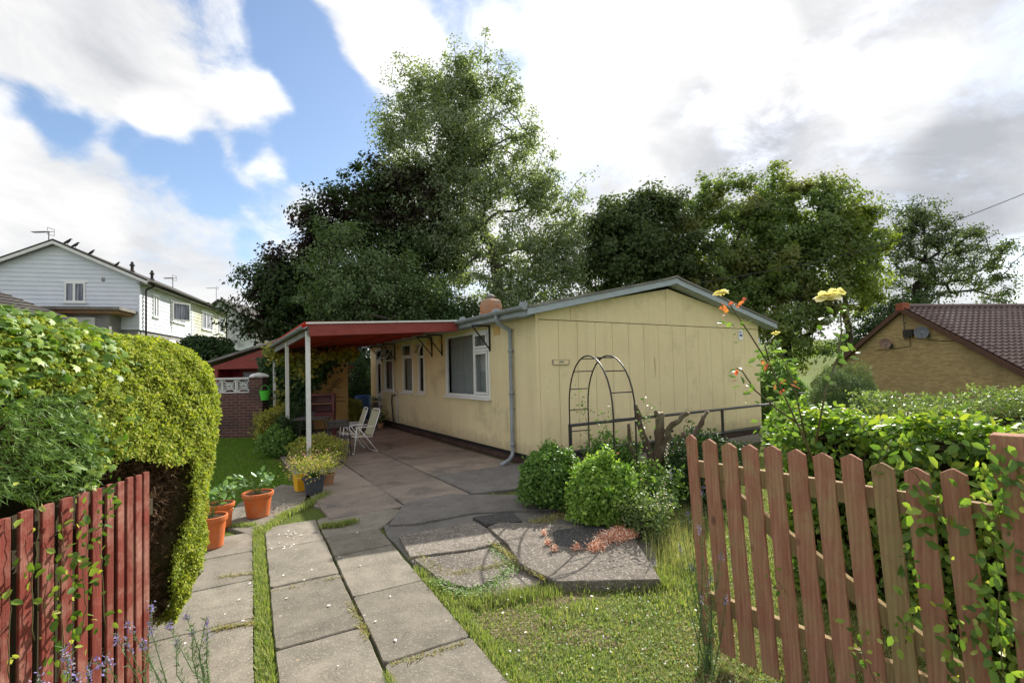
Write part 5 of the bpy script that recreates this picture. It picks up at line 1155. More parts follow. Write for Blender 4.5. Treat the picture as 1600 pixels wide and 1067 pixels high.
tree('tallest tree, wind-blown poplar with silvery leaves rising above the chimney', tb_(800, 25), [(705,160,48,48,25),(745,145,34,36,25),(685,122,22,22,25),(718,112,26,16,25),(650,160,34,40,25),(645,210,48,50,25),(612,215,28,44,25),(800,150,16,34,25),(720,225,90,70,25),(790,185,28,52,25),(775,145,16,24,25),(680,300,76,70,25.5),(620,260,28,44,25),(780,285,76,80,25),(842,290,34,70,25),(825,220,22,34,25),(868,345,36,58,25),(900,350,16,28,25),(760,395,95,64,25),(845,430,58,52,25),(880,410,32,40,25),(700,400,60,64,25.5),(880,470,42,34,25),(800,470,80,40,25)],
     1900, 98000, .16, L_pop, m_bark, .34, .42, top=(-.9, 25, 8.5), droop=.55, shell=.5, upn=.3, sub=8, cl=1.0, el=(.7, .7, 1.25), group=FG, rmin=.014, step=.9, ex=.6)
tree('dark rounded sycamore directly behind the bungalow ridge', tb_(1000, 27), [(975,385,55,62,27),(935,420,30,52,27),(1012,345,42,34,27),(1040,380,38,60,27),(1000,440,85,52,27.5),(950,360,28,34,27),(1060,430,40,60,27.5),(985,318,14,20,27),(1020,308,14,18,27),(915,370,12,24,27),(1045,325,14,22,27)],
     640, 50000, .18, L_trd, m_barkd, .34, .5, tmpl='maple', droop=.2, shell=.45, group=FG)
tree('broad sycamore with many spreading limbs, widest crown right of the ridge', tb_(1165, 28), [(1110,350,48,54,28),(1085,320,20,30,28),(1165,330,55,44,28),(1215,320,52,36,28),(1150,400,75,60,28.5),(1230,385,70,60,28.5),(1100,440,50,50,28),(1180,460,80,50,29),(1120,490,60,35,28),(1260,310,28,30,28),(1290,320,20,30,28),(1095,292,10,22,28),(1120,300,12,20,28),(1165,290,12,16,28),(1205,284,10,18,28),(1240,290,10,20,28),(1275,296,9,18,28),(1298,300,8,18,28),(1060,380,40,60,28),(1060,450,50,40,28),(1195,430,90,60,28),(1300,370,34,50,28)],
     1100, 62000, .175, L_tr, m_barkd, .36, .42, tmpl='maple', droop=.1, shell=.62, top=(13.9, 28, 4.2), group=FG, ex=.6)
tree('sycamore with leaning dark stems just right of the broad one', tb_(1225, 27), [(1270,350,44,46,27.5),(1300,400,40,52,27.5),(1240,430,60,50,27.5),(1290,470,50,44,27),(1210,500,60,40,27),(1250,545,40,30,27)],
     480, 26000, .17, L_tr, m_barkd, .26, .48, tmpl='maple', droop=.15, shell=.55, top=(15.9, 27, 3.4), group=FG, ex=.6)
tree('bright yellow-green tree between the sycamores and the thin open tree', tb_(1320, 29), [(1345,355,34,34,28),(1335,395,28,40,28),(1360,420,22,26,28),(1330,450,34,34,28.5),(1320,330,26,22,28)],
     200, 13000, .17, L_try, m_bark, .18, .42, tmpl='maple', droop=.15, shell=.55, group=FG)
tree('thin open-crowned tree with bent limbs right of the yellow-green one', tb_(1450, 33), [(1425,345,38,34,33),(1400,390,34,44,33),(1450,380,44,44,33),(1500,385,40,34,33),(1530,360,26,22,33),(1545,395,26,34,33),(1520,440,48,32,33),(1440,440,66,36,33),(1560,465,20,14,33),(1420,480,40,24,33)],
     470, 19000, .18, L_sp, m_barkd, .34, .45, droop=.35, shell=.6, top=(28.8, 33, 7.0), group=FG, rmin=.022, ex=.55, bend=.25)
tree('dark undergrowth tree low behind the gap beside the brick bungalow', tb_(1345, 31), [(1370,510,40,36,31),(1330,530,36,30,31),(1400,490,34,26,31)], 150, 8000, .17, L_dk, m_barkd, .15, .45, group=FG)
tree('low dark tree closing the view behind the canopy', tb_(600, 21), [(560,540,60,34,20.5),(640,530,60,30,21),(700,500,60,30,22),(500,545,60,20,20)], 220, 14000, .15, L_dk, m_barkd, .18, .5, group=FG)
tree('tall narrow dark conifer beside the back corner of the bungalow', D(563, 660, 17.2)[:2]+(0,), [(563,600,20,42,17),(560,560,17,22,17),(566,630,16,22,17)], 200, 12000, .10, L_dk, m_barkd, .08, .2, tmpl='spray', name='conifer', cat='conifer', shell=.6)
# ---- shrubs in the distance and middle
bush('dark shrub in front of the far end of the white terrace', (D(318,560,22)[0], 22, gz(-14, 22)), 1.5, 1.2, 1.3, 7000, .14, L_dk, m_barkd)
bush('dark conical bush standing above the beech hedge before the brick gable', (D(1322,640,8)[0], 8, -.35), .60, .6, 1.12, 24000, .07, L_elm, m_barkd, tmpl='spray', lump=.08, up=.8)
bush('bright green shrub between the bungalow and the dark conical bush', (D(1262,640,9)[0], 9, -.3), .75, .6, .75, 6000, .07, L_bush, m_bark)
bush('tall leafy shrub at the far corner of the bungalow behind the side rails', (D(1215,640,12)[0], 12, -.3), .7, .7, 1.1, 6000, .08, L_bush2, m_bark)
bush('vivid yellow-green plant beside the blue barrel', (D(550,665,14.6)[0], 14.6, 0), .3, .3, .5, 1600, .09, L_heath, m_bark, name='shrub', cat='shrub', tmpl='rhomb')
bush('near-side bright leafy shrub at the corner of the broken slabs', (.90, 4.86, 0), .33, .33, .405, 12000, .042, L_bush, m_bark, up=.7, lump=.13, shaggy=.15)
bush('darker green leafy shrub behind it, against the downpipe corner of the bungalow', (.41, 5.5, 0), .33, .33, .415, 11000, .042, L_bush2, m_bark, up=.7, lump=.13, shaggy=.15)
bush('yellow-green heather around the foot of the nearest canopy post', (-3.42, 8.2, .03), .45, .35, .32, 4500, .035, L_heath, m_bark, name='heather', cat='plant', tmpl='rhomb')
for i, (px, Y, rx, rz_, lm, lab) in enumerate(((432, 9.4, .28, .34, L_bush2, 'loose green border plant nearest the lawn corner'), (446, 9.9, .28, .42, L_dk, 'dark feathery border plant between the canopy posts'), (428, 11.0, .4, .5, L_oliv, 'olive-leaved border shrub below the green tub'), (462, 10.8, .35, .5, L_dk, 'dark border shrub behind the nearest canopy post'))):
    bush(lab, (D(px, 690, Y)[0], Y, 0), rx, rx, rz_, 3500, .05, lm, m_bark, name='border_plant', cat='plant', group='border plants below the canopy', lump=.2, shaggy=.2)
bush('low dark shrub between the pruned stump and the open gate', (1.95, 5.3, 0), .35, .35, .42, 5000, .04, L_dk, m_bark, lump=.2)
bush('leafy undergrowth at the foot of the pruned shrub', (1.42, 5.05, 0), .30, .25, .30, 2600, .045, L_rose, m_bark, lump=.3, shaggy=.3)
bush('weedy clump between the bright shrub and the gate', (1.22, 4.45, 0), .22, .22, .24, 2200, .03, L_pale, m_bark, lump=.3, shaggy=.35, name='weed_clump', cat='plant')
bush('dark leafy mass behind the pruned limbs under the handrail', (2.35, 6.1, 0), .55, .35, .42, 6000, .05, L_dk, m_bark, lump=.3, shaggy=.2)
bush('green leaves below the arch at the handrail foot', (1.35, 6.6, 0), .38, .25, .36, 3200, .045, L_bush2, m_bark, lump=.3, shaggy=.2)
bush('green shrub closing the gap between the outbuilding and the back door', (-6.2, 19.5, -.2), 1.2, .9, 1.3, 9000, .11, L_bush2, m_bark, lump=.25)
# ---- climber on the outbuilding
e = empty('climber', (-6.2, 14.0, 0), 'golden and green climber over the ochre outbuilding, spilling past the canopy posts', 'climber')
def wpx(n, polys, Y0, Y1):
    out = []
    while len(out) < n:
        x, y, w = polys[rng.integers(len(polys))]; px = x+rng.normal()*w[0]*.5; py = y+rng.normal()*w[1]*.5
        out.append(D(px, py, Y0+(Y1-Y0)*rng.random()))
    return np.array(out)
P = wpx(9000, [(440,585,(22,26)),(425,610,(14,22)),(460,600,(26,40)),(480,570,(30,22)),(500,560,(30,16)),(450,640,(18,30)),(425,570,(18,14)),(492,582,(14,18)),(462,630,(16,30))], 12.7, 13.5)
leaves('foliage', 'ivy', P, rnd(len(P))*.6+np.array([0,-1,.5]), rnd(len(P))*.6+np.array([0,0,-1]), ivals(len(P), .06, .14), L_dk, e, tuple(e.location))
P = wpx(4200, [(470,565,(30,12)),(500,555,(30,9)),(535,553,(16,8)),(440,560,(20,10)),(425,548,(10,8)),(472,575,(26,20)),(440,640,(14,40)),(545,548,(12,5))], 12.5, 13.4)
leaves('foliage', 'ivy', P, rnd(len(P))*.6+np.array([0,-1,.8]), rnd(len(P))*.6+np.array([0,0,-1]), ivals(len(P), .06, .14), L_oliv, e, tuple(e.location))['label'] = 'golden foliage'
mb = MB()
for i in range(14):
    a = D(470+rng.random()*40, 600+rng.random()*40, 13.9); b = D(515+rng.random()*25, 590+rng.random()*40, 14.12); m_ = ((a[0]+b[0])/2, 14.0, (a[2]+b[2])/2+.06); mb.tube([a, m_, b], .007, 4)
mb.build('stem', m_barkd, e, org=tuple(e.location))
# ================================================================== CLIPPED HEDGE (LEFT)
HCn, HH = np.array([-2.46, 1.62, .93]), np.array([.60, 1.65, .95])
def hedge_pt(q, inset=0.):
    p = q/((np.abs(q)**5.0).sum(1, keepdims=True)**(1/5.0))
    P = p*(HH-inset); z = P[:, 2]+HCn[2]
    tp = 1-.16*np.clip(1-z/1.1, 0, 1)**1.3
    P[:, 0] *= tp; P[:, 1] = np.where(P[:, 1] > 0, P[:, 1]*(1-.11*np.clip(1-z/1.2, 0, 1)), P[:, 1])
    # slight swell of the clipped face
    P = P+HCn; P[:, 0] += .035*np.sin(P[:, 1]*4+1)*np.sin(P[:, 2]*5)+.012*np.sin(P[:, 1]*13)*np.sin(P[:, 2]*11+2); P[:, 2] += .02*np.sin(P[:, 1]*7)*(P[:, 2] > 1.5)
    hol = (P[:, 2] < 1.17+.05*np.sin(P[:, 1]*9)) & (P[:, 1] < 2.74+.05*np.sin(P[:, 2]*8)) & (P[:, 0] > -2.3)
    P[:, 0] = np.where(hol, P[:, 0]-.22, P[:, 0])
    N = np.sign(p)*np.abs(p)**4/HH; return P, norm(N), hol
def hq(n, faces=('x+', 'y+', 'z+')):
    A = {'x+': 2.8*1.8, 'y+': 1.2*1.8, 'z+': 1.2*2.9}; w = np.array([A[f] for f in faces]); k = rng.choice(len(faces), n, p=w/w.sum())
    q = rng.random((n, 3))*2-1
    for i, f in enumerate(faces): q[k == i, 'xyz'.index(f[0])] = 1
    return q
hd = empty('clipped_hedge', (-2.4, 1.7, 0), 'tall clipped golden conifer hedge with rounded end beside the path', 'hedge')
ho = tuple(hd.location)
n_ = 26; vs = []; fs = []
lin = np.linspace(-1, 1, n_)
for ax_ in range(3):
    for s_ in (-1, 1):
        o_ = len(vs)
        for a in lin:
            for b in lin:
                q = [0, 0, 0]; q[ax_] = s_; q[(ax_+1) % 3] = a; q[(ax_+2) % 3] = b; vs.append(q)
        for i in range(n_-1):
            for j in range(n_-1): k = o_+i*n_+j; fs.append((k, k+1, k+n_+1, k+n_))
Pc, _, hol = hedge_pt(np.array(vs, float), .07); Pc[:, 2] = np.maximum(Pc[:, 2], -.02)
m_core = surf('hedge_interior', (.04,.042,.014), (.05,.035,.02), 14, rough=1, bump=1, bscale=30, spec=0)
npmesh('dark_core', Pc, fs, m_core, hd, ho)  # solid core against see-through, the hedge's inner shade put into its colour
q = hq(270000); P, Nn, hol = hedge_pt(q); dep = np.abs(rng.normal(size=len(P)))*.022; P = P-Nn*dep[:, None]+Nn*(.012*np.sin(P[:, 1:2]*31)*np.sin(P[:, 2:3]*27))
left = (P[:, 1] < 2.0+.1*np.sin(P[:, 2]*6)) & (P[:, 2] < 1.55)
edge_ = rng.random(len(P)) < .5
k = ~hol & ~left & (P[:, 2] > .01) & (P[:, 1] > 1.2)
leaves('clipped_foliage', 'rhomb', P[k], Nn[k]*.9+rnd(k.sum())*.6+np.array([0,0,.3]), Nn[k]*.5+rnd(k.sum())*.8+np.array([0,0,.3]), ivals(k.sum(), .012, .026), L_yew, hd, ho)
k = ~hol & left & (P[:, 2] > 1.0) & (P[:, 1] > .9) & edge_
P2 = P[k]+Nn[k]*(.05*rng.random((k.sum(), 1))); leaves('shaggy_foliage', 'spray', P2, Nn[k]*.5+rnd(k.sum())*.7, Nn[k]*.6+rnd(k.sum())*.5+np.array([0,.5,-.45]), ivals(k.sum(), .03, .06), L_cyp, hd, ho)
q = hq(60000, ('x+',)); q[:, 2] = -1+1.35*rng.random(len(q)); P, Nn, hol = hedge_pt(q); k = hol & (P[:, 1] > 2.2)
P3 = P[k]+np.abs(rnd(k.sum()))*np.array([.06, .02, .02]); leaves('bare_twigs', 'spray', P3, rnd(k.sum()), rnd(k.sum())+np.array([.4,.2,-.3]), ivals(k.sum(), .025, .07), L_brown, hd, ho)
# ivy growing through the hedge, near the camera
iv = empty('ivy', (-2.0, 1.6, 1.5), 'large-leaved ivy sprawling over the top and face of the clipped hedge', 'ivy'); io = tuple(iv.location)
q = hq(15000, ('x+', 'z+')); P, Nn, hol = hedge_pt(q)
dens = np.clip((2.42-P[:, 1]+.12*np.sin(P[:, 2]*11)+.1*np.sin(P[:, 1]*17))/.7, 0, 1)*np.where(P[:, 2] > 1.52+.10*np.sin(P[:, 1]*7), 1, np.clip((P[:, 1]-1.92)/.12, 0, 1)*.9)
dens *= np.where((P[:, 1] > 1.9) & (P[:, 2] < 1.5), np.clip((2.40-P[:, 1])/.2, 0, 1), 1)
k = ~hol & (rng.random(len(P)) < dens) & (P[:, 1] > .9)
P = P[k]+Nn[k]*(.0+.04*rng.random((k.sum(), 1))); leaves('foliage', 'ivy', P, Nn[k]*.7+rnd(k.sum())*.5+np.array([.1,-.2,.45]), rnd(k.sum())*.7+np.array([.2,0,-.8]), ivals(k.sum(), .018, .048), L_ivy, iv, io)
mb = MB()
for i in range(26):
    y = 1.2+1.1*rng.random(); a = np.array([-1.88, y, 1.15+.4*rng.random()]); pts = [tuple(a+np.array([-.03, .012*j*rng.normal(), .08*j])) for j in range(4)]; mb.tube(pts, .003, 4)
mb.build('stem', m_bark, iv, org=io)
def vine(label, pts, n, size, lm, name='climbing_stem', cat='climber', tm='oval', rr=.02, sp=.03, facing=(0,-1,.5), lm2=None, n2=0, st=None, group=None, droop=.3, hang=0.):
    pts = [Vector(p) for p in pts]; o = tuple(pts[0]); e = empty(name, o, label, cat, group)
    P_ = []
    for a, b in zip(pts[:-1], pts[1:]): P_ += [a.lerp(b, i/4)+Vector((random.gauss(0, rr*.12), random.gauss(0, rr*.12), 0)) for i in range(4)]
    P_.append(pts[-1]); mb = MB(); mb.tube(P_, [.0022*(1-.6*i/len(P_)) for i in range(len(P_))], 5); mb.build('stem', st or m_gstem, e, org=o, smooth=True)
    A = np.array(P_); k = rng.integers(0, len(A), n); t = rng.random((n, 1)); Q = A[k]*(1-t)+A[np.minimum(k+1, len(A)-1)]*t+rnd(n)*sp*np.array([1,.6,1])
    leaves('foliage', tm, Q, rnd(n)*.45+np.array(facing), rnd(n)*.7+np.array([0,0,-droop]), ivals(n, size*.55, size*1.15), lm, e, o)
    if lm2:
        k = rng.integers(0, len(A), n2); Q = A[k]+rnd(n2)*sp*1.2; leaves('young_foliage', tm, Q, rnd(n2)*.5+np.array(facing), rnd(n2), ivals(n2, size*.4, size*.8), lm2, e, o)
    return e
def FX(px, py, X=-1.74): r = ray(px, py); Y = X/(r[0]/r[1]); return D(px, py, Y)
vg = 'leafy stems climbing the left fence'
vine('leafy stem climbing the fence boards nearest the left edge', [FX(52,1000),FX(48,930),FX(55,880),FX(60,820),FX(58,775)], 12, .045, L_ivy, lm2=L_lime, n2=5, group=vg)
vine('leafy stem on the fence third gap from the left edge', [FX(92,1060),FX(98,980),FX(90,920),FX(100,860),FX(96,800)], 34, .040, L_ivy, lm2=L_lime, n2=8, group=vg)
vine('dense leafy stem in the middle of the left fence', [FX(125,1000),FX(135,950),FX(128,890),FX(140,840),FX(130,800)], 55, .038, L_ivy, lm2=L_lime, n2=6, group=vg, sp=.035)
vine('leafy stem climbing towards the far end of the left fence', [FX(165,980),FX(160,900),FX(155,850),FX(172,790),FX(168,760)], 34, .034, L_ivy, group=vg)
vine('short stem of leaves low on the left fence by the corner of the picture', [FX(14,1060),FX(12,1000),FX(18,950),FX(12,920)], 9, .045, L_ivy, lm2=L_lime, n2=3, group=vg)
# ================================================================== RIGHT HEDGE, ROSES, CLIMBERS
HA, HBB = Vector((1.98, 3.45, 0)), Vector((2.95, 1.15, 0)); hu = (HBB-HA).normalized(); hn = Vector((hu.y, -hu.x, 0)); hn = hn if hn.y < 0 else -hn
bh = empty('beech_hedge', tuple(HA), 'leafy broad-leaved hedge behind the open gate with sunlit top', 'hedge'); bo = tuple(HA)
Lh = (HBB-HA).length; HT = 1.17
def hp(n, face):
    s_ = rng.random(n)*Lh; z = HT*rng.random(n)**.9; t = rng.random(n)*.62; U = np.array(hu); Nn = np.array(hn)
    bump_ = .05*np.sin(s_*9)+.04*np.sin(s_*21+z*13)
    if face == 'f': P = np.array(HA)+U*s_[:, None]+Nn*(bump_*1.2+.05*rng.random(n))[:, None]; P[:, 2] = z; N = np.tile(Nn, (n, 1))
    if face == 't': P = np.array(HA)+U*s_[:, None]-Nn*t[:, None]; P[:, 2] = HT+bump_*.8+.02*rng.normal(size=n)+.04*np.sin(t*9); N = np.tile([0, 0, 1.], (n, 1))
    if face == 'e': P = np.array(HA)-Nn*t[:, None]-U*(.06*rng.random(n)+bump_)[:, None]; P[:, 2] = z; N = np.tile(-U, (n, 1))
    return P, N
for face, n in (('f', 7500), ('t', 3400), ('e', 2400)):
    P, Nn = hp(n, face); 
    if face != 't': P = P-Nn*np.abs(rng.normal(size=(n, 1)))*.05
    leaves('foliage', 'oval', P, Nn*.7+rnd(n)*.6+np.array([0,0,.5]), rnd(n)*.8+Nn*.5+np.array([0,0,-.3]), ivals(n, .035, .075), L_beech, bh, bo)
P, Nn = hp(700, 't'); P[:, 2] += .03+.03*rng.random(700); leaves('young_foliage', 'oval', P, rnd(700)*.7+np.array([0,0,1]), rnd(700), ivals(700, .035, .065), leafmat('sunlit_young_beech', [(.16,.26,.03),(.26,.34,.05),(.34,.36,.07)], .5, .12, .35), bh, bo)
mb = MB()
mb.obox(HA, hu, hn, .03, Lh, -.60, -.10, 0, HT-.1); o = mb.build('dark_core', surf('hedge_shade', (.012,.018,.008), (.03,.022,.012), 20, rough=1, bump=1, bscale=40, spec=0), bh, org=bo)  # near-black box, shade deep among the leaves put into the colour
mb = MB()
for i in range(60):
    s_ = random.random()*Lh; b = HA+hu*s_-hn*random.random()*.4; pts = [b]; 
    for j in range(4): pts.append(pts[-1]+Vector((random.gauss(0,.06), random.gauss(0,.06), HT/4*.98)))
    mb.tube(pts, [.009,.007,.006,.004,.003], 5)
mb.build('stem', m_bark, bh, org=bo)
# pale loose hedge further right, and mid shrubs
ph = empty('pale_hedge', (5.6, 6.2, -.3), 'pale small-leaved hedge in front of the brick bungalow', 'hedge')
n = 26000; P = np.stack([4.7+5.5*rng.random(n), 5.9+.8*rng.random(n), -.3+1.44*rng.random(n)**.6], 1); P[:, 2] += .05*np.sin(P[:, 0]*3.1)+.06*np.sin(P[:, 0]*8)-.02*(P[:, 0]-5)*0
leaves('foliage', 'oval', P, rnd(n)+np.array([0,0,.6]), rnd(n)+np.array([0,0,.7]), ivals(n, .03, .06), L_pale, ph, tuple(ph.location))
mb = MB(); mb.box(-.8, 4.6, -.15, .35, 0, 1.15); mb.build('dark_core', m_core, ph)  # plain box filling the hedge, its dark colour stands for shade inside
# climbing leaves on the gate
def GP(px, py, off=-.03):
    O_ = (GA.x-gn.x*.03, GA.y-gn.y*.03); t, z = planept(px, py, O_, (gu.x, gu.y)); return (O_[0]+gu.x*t+gn.x*off, O_[1]+gu.y*t+gn.y*off, z)
gg = 'leafy stems growing through the open gate'
vine('mass of broad leaves with lime tips climbing the red gate post', [GP(1575,1080),GP(1560,980),GP(1565,900),GP(1555,830),GP(1575,760),GP(1560,720)], 240, .045, L_beech, sp=.045, lm2=L_lime, n2=34, group=gg, tm='oval')
vine('leafy stem between the two gate pickets nearest the post', [GP(1500,1075),GP(1490,1020),GP(1500,980),GP(1480,950)], 30, .04, L_beech, lm2=L_lime, n2=12, group=gg)
vine('stem of dark leaves in front of the third picket from the post', [GP(1418,1000),GP(1425,940),GP(1418,880),GP(1430,850)], 26, .042, L_beech, lm2=L_lime, n2=5, group=gg)
vine('short stem low between the middle pickets', [GP(1372,1060),GP(1350,1010),GP(1340,985)], 14, .035, L_beech, lm2=L_lime, n2=9, group=gg)
vine('cluster of broad leaves hanging over the gate top near the post', [GP(1425,730),GP(1450,760),GP(1470,800),GP(1465,830)], 34, .055, L_beech, sp=.04, group=gg)
vine('single leaf poking through the pickets at the middle of the gate', [GP(1215,900),GP(1228,915),GP(1238,930)], 4, .035, L_beech, group=gg)
vine('leaves hanging over the picket tops left of the gate middle', [GP(1385,690,.08),GP(1375,720,.0),GP(1365,745,.0)], 16, .055, L_beech, sp=.035, group=gg)
# roses
def stem_pts(pp, Y): return [D(x, y, Y) for x, y in pp]
def rose_bloom(e, c, r, o):
    n = 26; k = np.arange(n); a = k*2.4; f = (k+.5)/n; el = 1.35-1.25*f
    d = np.stack([np.cos(a)*np.cos(el), np.sin(a)*np.cos(el), np.sin(el)], 1); P = np.array(c)+d*(r*.25)*f[:, None]
    Nn = d+np.array([0,0,.2])+rnd(n)*.25; Dn = np.stack([np.cos(a), np.sin(a), 1.25-f*1.15], 1)
    leaves('bloom', 'petal', P, Nn*np.where(f < .5, 1, .6)[:, None]+np.array([0,0,.5])*f[:, None], Dn, r*(.75+.5*f), L_petal, e, o)
def rosebush(label, stems, blooms, leafspots, redspots, Y):
    o = stems[0][0]; e = empty('rose_bush', o, label, 'rose', 'yellow rose bushes')
    mb = MB()
    for st, r in zip(stems, [.005]*len(stems)):
        n = len(st); mb.tube(st, [r*(1-.55*i/n) for i in range(n)], 6); 
        for i in range(n-1):
            for _ in range(3): p = Vector(st[i]).lerp(Vector(st[i+1]), random.random()); mb.tube([p, p+Vector((random.choice((-1,1))*.007, 0, -.002))], [.0014, .0002], 3)
    mb.build('stem', surf('rose_stem', (.08,.04,.03), (.10,.12,.04), 8, bump=.1, rough=.5), e, org=o, smooth=True)
    for c, r in blooms: rose_bloom(e, c, r, o)
    for spots, m_, nm in ((leafspots, L_rose, 'foliage'), (redspots, L_rosr, 'young_foliage')):
        if not spots: continue
        P = np.concatenate([np.tile(c, (k, 1))+rnd(k)*s for c, k, s in spots]); n = len(P)
        leaves(nm, 'oval', P, rnd(n)*.55+np.array([-.1,-.5,.7]), rnd(n)*np.array([1,1,.5]), ivals(n, .026, .052), m_, e, o)
    return e
Y = 2.45; sp_ = lambda l, Y=Y: [(D(x, y, Y), k, s) for x, y, k, s in l]
rosebush('tall rose stem with a yellow bud and red young leaves in front of the gable', [stem_pts([(1290,760),(1245,660),(1205,575),(1170,520),(1140,475),(1128,460)], Y), stem_pts([(1245,660),(1215,640),(1180,610),(1160,580),(1150,575)], Y), stem_pts([(1205,575),(1195,540),(1210,525)], Y)],
    [(D(1126,456,Y), .034)], sp_([(1130,500,4,.02),(1155,505,4,.02),(1140,530,2,.015),(1150,585,6,.02),(1195,560,7,.025),(1210,545,7,.025),(1225,565,6,.03),(1150,610,3,.02),(1175,600,5,.02),(1215,600,8,.03),(1180,575,4,.02)]),
    sp_([(1135,478,4,.015),(1152,475,4,.012),(1140,490,3,.01),(1150,590,2,.012),(1195,572,2,.015),(1225,605,4,.02),(1240,603,3,.02)]), Y)
rosebush('tall rose stem with a full yellow bloom in front of the dark trees', [stem_pts([(1275,690),(1290,610),(1308,560),(1315,520),(1313,480),(1302,464)], 2.3)],
    [(D(1294,461,2.3), .048), (D(1306,456,2.32), .036)], sp_([(1305,485,4,.014),(1318,488,3,.012),(1285,515,4,.02),(1320,528,6,.02),(1330,545,6,.02),(1308,550,5,.02),(1300,600,3,.02)], 2.3), [], 2.3)
rosebush('spent rose shoot hanging behind the yellow bud', [stem_pts([(1260,690),(1240,600),(1222,560),(1212,530)], 2.9)], [(D(1212,520,2.9), .02)], sp_([(1205,535,3,.02),(1215,550,6,.03),(1228,565,7,.03),(1240,580,8,.03),(1220,620,12,.05),(1200,650,14,.06),(1215,680,14,.05)], 2.9), [], 2.9)
# stump with pruned limbs
stp = empty('pruned_shrub', (1.62, 5.5, 0), 'hard-pruned woody shrub with cut limbs in front of the handrail', 'shrub'); so_ = tuple(stp.location)
def limb(pp, r0, r1, Y=5.4, Y2=None):
    n = len(pp); pts = [D(x, y, Y+((Y2 or Y)-Y)*i/(n-1)) for i, (x, y) in enumerate(pp)]
    f = []
    for i in range(n-1):
        for j in range(4): t = j/4; f.append((Vector(pts[i]).lerp(Vector(pts[i+1]), t)+Vector((random.gauss(0,.008), random.gauss(0,.008), random.gauss(0,.006))), r0+(r1-r0)*(i+t)/(n-1)))
    f.append((Vector(pts[-1]), r1)); mb.tube([a for a, _ in f], [b*.82*random.uniform(.84, 1.18) for _, b in f], 9)
mb = MB()
limb([(1020,792),(1024,740),(1030,690),(1032,645)], .085, .055); limb([(1026,740),(1012,700),(998,660),(993,632)], .05, .03); limb([(1028,730),(1040,695),(1045,670),(1075,645)], .06, .028, 5.4, 5.2)
limb([(1034,740),(1060,705),(1085,680),(1098,655),(1106,643)], .055, .024, 5.4, 5.6); limb([(1022,780),(1000,745),(985,700),(982,662)], .045, .022, 5.4, 5.2); limb([(1040,735),(1055,700),(1068,675)], .04, .026, 5.5)
limb([(1030,675),(1026,650),(1023,642)], .035, .022); limb([(1018,780),(990,760),(965,735),(955,720)], .05, .03, 5.4, 5.6); limb([(1040,675),(1052,672)], .03, .02)
mb.build('trunk', m_stump, stp, org=so_, smooth=True)
mb = MB()
for px, py, r, Y_ in ((1032,645,.052,5.4),(993,632,.028,5.4),(1075,645,.026,5.2),(1106,643,.022,5.6)): c = D(px, py, Y_); mb.lathe((c[0]-so_[0], c[1]-so_[1], c[2]-so_[2]-.004), [(r*.8, 0), (r*.7, .012)], 10)
mb.build('cut_face', surf('cut_wood', (.40,.28,.16), (.3,.2,.12), 20, bump=.1), stp)
for lab, pts_, Y_ in (('green rose shoot climbing beside the pruned shrub', [(1000,800),(1005,740),(1000,690),(1010,650),(1018,632)], 5.0), ('rose shoot rising inside the left leg of the metal arch', [(925,735),(920,690),(915,650),(908,620)], 6.1), ('rose shoot at the near leg of the metal arch', [(960,760),(955,700),(945,660),(940,640)], 5.5), ('leafy rose shoots beside the front bright shrub', [(1010,830),(1015,790),(1010,745),(1020,715)], 4.5)):
    vine(lab, stem_pts(pts_, Y_), 75, .042, L_rose, 'rose_shoot', 'rose', sp=.06, facing=(0,-.3,.8), lm2=L_rosr, n2=1, group='rose shoots by the arch')
# toadflax and lavender-like stems
def spikes(label, base, tips, lm, fl, name='toadflax', nl=60, ls=.03, fr=.012, flen=.09, cat='flower'):
    e = empty(name, base, label, cat); o = np.array(base); mb = MB(); LP, LD, FP_ = [], [], []
    for t in tips:
        t = np.array(t); b = o+np.array([rng.normal()*.03, rng.normal()*.03, 0]); m1 = b*.5+t*.5+rnd(1)[0]*.02
        mb.tube([tuple(b-o), tuple(m1-o), tuple(t-o)], [.003, .0022, .001], 5)
        f = rng.random((nl, 1)); Q = (1-f)**2*b+2*f*(1-f)*m1+f**2*t; LP.append(Q); LD.append(norm(rnd(nl))*.8+np.array([0,0,.9]))
        f = 1-rng.random((26, 1))*flen/np.linalg.norm(t-b); FP_.append(b*(1-f)+t*f+rnd(26)*fr*.6)
    mb.build('stem', lm, e)
    LP = np.concatenate(LP); LD = np.concatenate(LD); n = len(LP)
    leaves('foliage', 'needle', LP, rnd(n), LD, ivals(n, ls*.6, ls*1.3), lm, e, base)
    if fl: FP_ = np.concatenate(FP_); n = len(FP_); leaves('blossom', 'oval', FP_, rnd(n), rnd(n), ivals(n, fr*.7, fr*1.3), fl, e, base)
    return e
b_ = (-1.42, 1.95, 0)
spikes('purple toadflax flowering in front of the far end of the red fence', (-1.50, 2.02, 0), [FX(*q, -1.55) for q in ((237,941),(232,972),(199,972),(196,999),(222,1000),(165,1023),(180,990),(150,1030))], L_lins, L_lav, nl=90, ls=.03, fr=.011, flen=.05)
spikes('purple toadflax at the bottom left against the red fence', (-1.56, 1.72, 0), [FX(*q, -1.56) for q in ((100,1010),(105,1030),(120,1050),(140,1040),(60,1050))], L_lins, L_lav, nl=80, ls=.03, fr=.012, flen=.06)
spikes('green toadflax stems at the foot of the hedge beside the path', (-1.60, 2.42, .0), [FX(*q, -1.62) for q in ((324,990),(322,968),(290,960),(262,975),(300,985),(275,1000))], L_lins, L_lav, nl=120, ls=.035, fr=.011, flen=.03)
